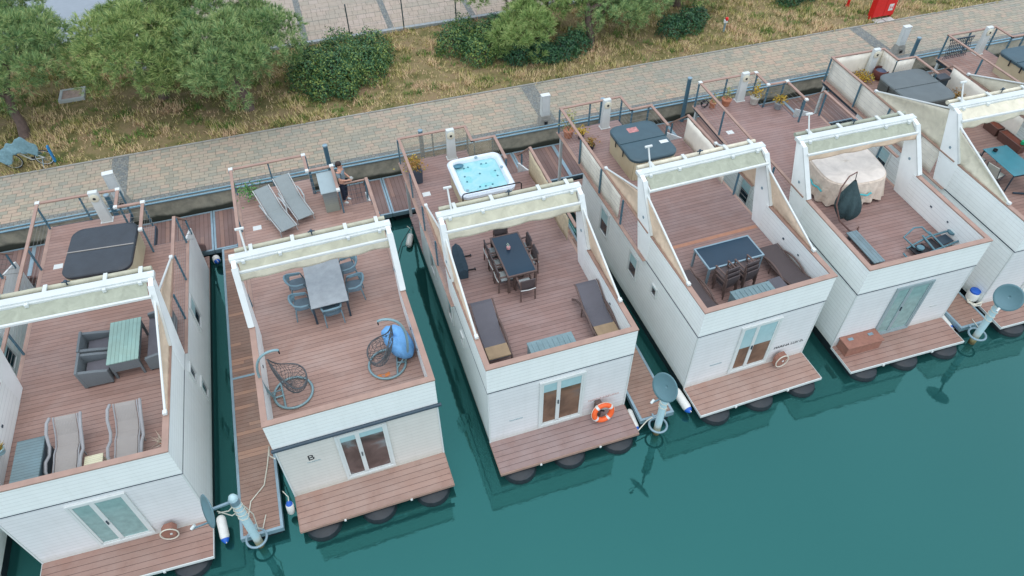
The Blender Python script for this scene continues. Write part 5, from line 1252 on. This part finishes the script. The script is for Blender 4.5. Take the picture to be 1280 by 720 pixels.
# ------------------------------------------------------------------ person on the stairs
def skin_mesh(name, verts, edges, radii, mat, parent, sub=2):
    me = bpy.data.meshes.new(name); me.from_pydata(verts, edges, []); o = bpy.data.objects.new(name, me); col.objects.link(o)
    o.modifiers.new('skin', 'SKIN').use_smooth_shade = True
    for i, r in enumerate(radii): me.skin_vertices[0].data[i].radius = r if isinstance(r, tuple) else (r, r)
    me.skin_vertices[0].data[0].use_root = True
    m_ = o.modifiers.new('sub', 'SUBSURF'); m_.levels = sub; m_.render_levels = sub
    dg = bpy.context.evaluated_depsgraph_get(); bpy.context.view_layer.update(); ev = o.evaluated_get(dg); m2 = bpy.data.meshes.new_from_object(ev); 
    bpy.data.objects.remove(o, do_unlink=True)
    m2.name = name; m2.materials.clear(); m2.materials.append(mat); m2.polygons.foreach_set('use_smooth', [True]*len(m2.polygons))
    o2 = bpy.data.objects.new(name, m2); col.objects.link(o2); o2.parent = parent; return o2
px, py, pz = BW('B', 3.56, 9.32)
root = thing('person', 'person in grey shirt and dark trousers standing at the stair head holding a white cup', 'person', (px, py, ZD+.009), BO['B'][2] - .6)
# local: faces +x. 1.66 m tall
Vb = [(0, 0, .9), (0, 0, 1.08), (.01, 0, 1.25), (0, 0, 1.38), (.01, 0, 1.47), (.03, 0, 1.56), (.03, 0, 1.63),
      (.0, .17, 1.34), (.03, .2, 1.1), (.22, .14, 1.02), (.3, .1, 1.03), (.0, -.17, 1.34), (.06, -.2, 1.1), (.24, -.1, 1.04), (.31, -.06, 1.05),
      (0, .09, .84), (.02, .1, .46), (-.02, .1, .07), (.1, .11, .03), (0, -.09, .84), (.03, -.1, .46), (0, -.1, .07), (.12, -.11, .03)]
Eb = [(0, 1), (1, 2), (2, 3), (3, 4), (4, 5), (5, 6), (3, 7), (7, 8), (8, 9), (9, 10), (3, 11), (11, 12), (12, 13), (13, 14), (0, 15), (15, 16), (16, 17), (17, 18), (0, 19), (19, 20), (20, 21), (21, 22)]
Rb = [(.13, .1), (.12, .09), (.13, .1), (.1, .08), .05, .085, .075, .05, .037, .03, .025, .05, .037, .03, .025, .08, .055, .04, .035, .08, .055, .04, .035]
# fingers
for hb_, s_ in ((10, 1), (14, -1)):
    bx, by, bz = Vb[hb_]
    for k in range(4):
        i0 = len(Vb); L_ = (.07, .08, .075, .06)[k]; zz = bz + .025 - k*.018
        Vb += [(bx+.05, by-.01*s_, zz), (bx+.05+L_*.5, by-.025*s_, zz), (bx+.04+L_*.6, by-.05*s_, zz)]; Eb += [(hb_, i0), (i0, i0+1), (i0+1, i0+2)]; Rb += [.009, .0085, .008]
    i0 = len(Vb); Vb += [(bx+.02, by-.03*s_, bz+.035), (bx+.05, by-.05*s_, bz+.05)]; Eb += [(hb_, i0), (i0, i0+1)]; Rb += [.011, .009]
skin_mesh('body', Vb, Eb, Rb, SKIN, root)
skin_mesh('shirt', [(0, 0, .92), (0, 0, 1.08), (.01, 0, 1.25), (0, 0, 1.385), (0, .17, 1.34), (.025, .195, 1.17), (0, -.17, 1.34), (.05, -.195, 1.17)], [(0, 1), (1, 2), (2, 3), (3, 4), (4, 5), (3, 6), (6, 7)],
          [(.155, .12), (.145, .11), (.15, .12), (.105, .09), .07, .06, .07, .06], fabric('grey_shirt', S(124, 140, 148), .4, 6), root)
skin_mesh('trousers', [(0, 0, .93), (0, .09, .84), (.02, .1, .46), (-.02, .1, .12), (0, -.09, .84), (.03, -.1, .46), (0, -.1, .12)], [(0, 1), (1, 2), (2, 3), (0, 4), (4, 5), (5, 6)],
          [(.15, .12), .1, .075, .06, .1, .075, .06], fabric('dark_trousers', S(44, 50, 66), .4, 6), root)
for s_ in (1, -1): skin_mesh('shoe', [(-.05, s_*.105, .045), (.04, s_*.105, .05), (.15, s_*.11, .035)], [(0, 1), (1, 2)], [(.045, .045), (.05, .05), (.045, .035)], TRIM, root, 1)
obj('hair', MB().ball((.0, 0, 1.63), (.105, .1, .1), 16, 10).ball((-.03, 0, 1.58), (.09, .095, .1), 12, 8), HAIR, root, smooth=True)
obj('nose', MB().ball((.125, 0, 1.565), (.016, .013, .022), 8, 6), SKIN, root, smooth=True)
for s_ in (1, -1):
    obj('eye', MB().ball((.11, s_*.032, 1.59), .011, 8, 6), BLACK, root, smooth=True); obj('ear', MB().ball((.03, s_*.092, 1.57), (.02, .01, .028), 8, 6), SKIN, root, smooth=True)
obj('mouth', MB().ball((.112, 0, 1.525), (.008, .025, .006), 8, 4), plain('lips', S(160, 100, 92), .6), root, smooth=True)
cx_ = Vector((.37, .02, 1.03)); M_ = Matrix.Rotation(BO['B'][2]-.6, 3, 'Z') @ cx_
cp = thing('cup', 'white cup held by the person on the egg chair terrace', 'cup', (px+M_.x, py+M_.y, ZD+.009+M_.z)); obj('bowl', MB().lathe([(.03, 0), (.04, .02), (.045, .1), (.038, .1), (.03, .02), (.005, .015)], n=14), TRIM, cp, smooth=True)
obj('handle', MB().tube([(.042, 0, .08), (.07, 0, .065), (.07, 0, .035), (.04, 0, .025)], .006, 5), TRIM, cp, smooth=True)

# ------------------------------------------------------------------ land side objects
# fence
root = thing('wire_fence', 'thin dark post and wire fence along the kerb of the parking area', 'fence', (-.2, 24.42, QZ))
for k in range(-3, 13):
    obj('post', MB().lathe([(.032, -.1), (.032, 1.85)], (k*2.8, 0, 0), 8), plain('dark_green_post', S(52, 70, 72), .5), root, smooth=True)
wm = MB()
for k in range(4): wm.tube([(-8.4, 0, .1+k*.57), (33.6, 0, .1+k*.57)], .006, 4)
for k in range(150): wm.tube([(-8.4+k*.28, 0, .1), (-8.4+k*.28, 0, 1.81)], .003, 3)
obj('wire', wm, plain('fence_wire', S(120, 130, 124), .5, .5), root)
# concrete slab with brown centre
root = thing('drain_cover', 'pale framed manhole slab lying in the dry grass', 'manhole cover', (-13.32, 23.1, QZ))
obj('frame', MB().box(-.55, .55, -.5, -.4, -.05, .14).box(-.55, .55, .4, .5, -.05, .14).box(-.55, -.43, -.399, .399, -.05, .14).box(.43, .55, -.399, .399, -.05, .14), plain('pale_concrete', S(176, 182, 176), .8, 0, .1, 5), root)
obj('lid', MB().box(-.425, .425, -.395, .395, -.05, .11), plain('brown_slab', S(168, 146, 132), .85, 0, .2, 6), root)
# red hydrant cabinet
root = thing('fire_cabinet', 'red hydrant cabinet with white letter H on two short legs', 'cabinet', (26.92, 17.95, QZ), .0)
obj('body', MB().box(-.66, .66, -.14, .18, .14, 1.25), RED, root, bevel=.01); obj('roof', MB().prism([(-.2, 1.252), (-.2, 1.28), (.24, 1.36), (.24, 1.252)], 'x', -.7, .7), RED, root)
for s_ in (-1, 1):
    dr = obj('door', MB().box(*((-.64, -.012) if s_ < 0 else (.012, .64)), -.16, -.141, .17, 1.22), RED, root); obj('leg', MB().box(s_*.6-.03, s_*.6+.03, -.1, .12, -.1, .14), RED, root)
obj('sign', MB().box(.22, .5, -.166, -.161, .42, .78), TRIM, root)
hl = text('H', .3, (.27, -.168, .49), RED, root, 'sign_letter')
obj('foot_slab', MB().box(-.6, -.05, -.52, -.16, -.0, .045).box(.02, .55, -.52, -.16, -.0, .045), plain('pale_concrete2', S(186, 190, 184), .8, 0, .1, 5), root)
root = thing('fire_hydrant', 'red standing hydrant post left of the red cabinet', 'hydrant', (26.1, 19.6, QZ))
obj('post', MB().lathe([(.12, 0), (.12, .05), (.075, .06), (.075, .6), (.1, .62), (.1, .75), (.03, .85), (.01, .86)], n=14), RED, root, smooth=True); obj('outlet', MB().lathe([(.05, -.2), (.05, .2)], (0, 0, .6), 10, 'x'), RED, root, smooth=True)
root = thing('hydrant_marker', 'small red and white marker post at the dark shrub', 'marker post', (18.3, 19.15, QZ))
obj('post', MB().box(-.04, .04, -.03, .03, -.05, .5), GALV, root); obj('head', MB().box(-.1, .1, -.05, .05, .5, .68), TRIM, root, bevel=.01); obj('valve', MB().lathe([(.07, -.08), (.09, 0), (.07, .06)], (.03, -.02, .72), 12), RED, root, smooth=True)

# covered bicycle
root = thing('bicycle', 'bicycle under a torn grey blue tarpaulin beside the leaning pine trunk', 'bicycle', (-14.4, 17.85, QZ+.002), -.1)
TYR = BLACK
for x in (-.55, .52):
    wh = obj('wheel', MB().tube([(x+.31*math.cos(t_), 0, .33+.31*math.sin(t_)) for t_ in [2*math.pi*k/32 for k in range(32)]], .02, 8, True), TYR, root, smooth=True)
    obj('rim', MB().tube([(x+.285*math.cos(t_), 0, .33+.285*math.sin(t_)) for t_ in [2*math.pi*k/32 for k in range(32)]], .01, 6, True), TRIM, wh)
    sp_ = MB()
    for k in range(12): sp_.tube([(x, 0, .33), (x+.28*math.cos(k*.5236), 0, .33+.28*math.sin(k*.5236))], .004, 3)
    obj('spokes', sp_, CABLE, wh)
obj('frame', MB().tube([(.52, 0, .33), (.1, 0, .3), (-.05, 0, .75), (.52, 0, .33)], .018, 6).tube([(.1, 0, .3), (-.38, 0, .78), (-.05, 0, .7)], .022, 6).tube([(-.55, 0, .33), (-.38, 0, .78), (-.34, 0, .95)], .02, 6), plain('white_frame', S(200, 206, 200), .4), root, smooth=True)
obj('crank', MB().tube([(.1, .08, .3), (.2, .1, .2), (.2, .18, .2)], .014, 6).tube([(.1, -.08, .3), (0, -.1, .4), (0, -.18, .4)], .014, 6).lathe([(.08, -.01), (.08, .01)], (.1, .05, .3), 14, 'y'), BLACK, root, smooth=True)
obj('kickstand', MB().tube([(.4, .05, .3), (.5, .22, .0)], .014, 6).tube([(.45, -.05, .3), (.4, -.2, .0)], .014, 6), GALV, root)
def tarp(i, j):
    x = -.95+1.4*i; ridge = .86 + .42*math.exp(-((x+.0)/.28)**2) + .16*math.exp(-((x+.42)/.14)**2) - .2*max(0, -(x+.6))*2
    s_ = 2*j-1; drop = abs(s_)**1.5*(.4+.13*math.sin(i*14+s_*2)+.1*i)
    w_ = .16+.05*math.sin(i*5.1)
    return (x+.05*math.sin(j*8+i*5), s_*w_*(1+.25*abs(s_)), ridge-drop+.02*math.sin(i*33+j*15)+.018*math.sin(j*21+i*11))
obj('tarpaulin', MB().grid(tarp, 60, 24), fabric('grey_blue_tarp', S(112, 144, 150), 1.0, 9), root, smooth=True, solid=.006, fixn=False)
obj('mudguard', MB().box(.78, .84, -.07, .07, .1, .8), plain('blue_plastic', S(40, 130, 186), .4, 0, .1), root, bevel=.02)
root.scale = (1.12, 1.12, 1.12)
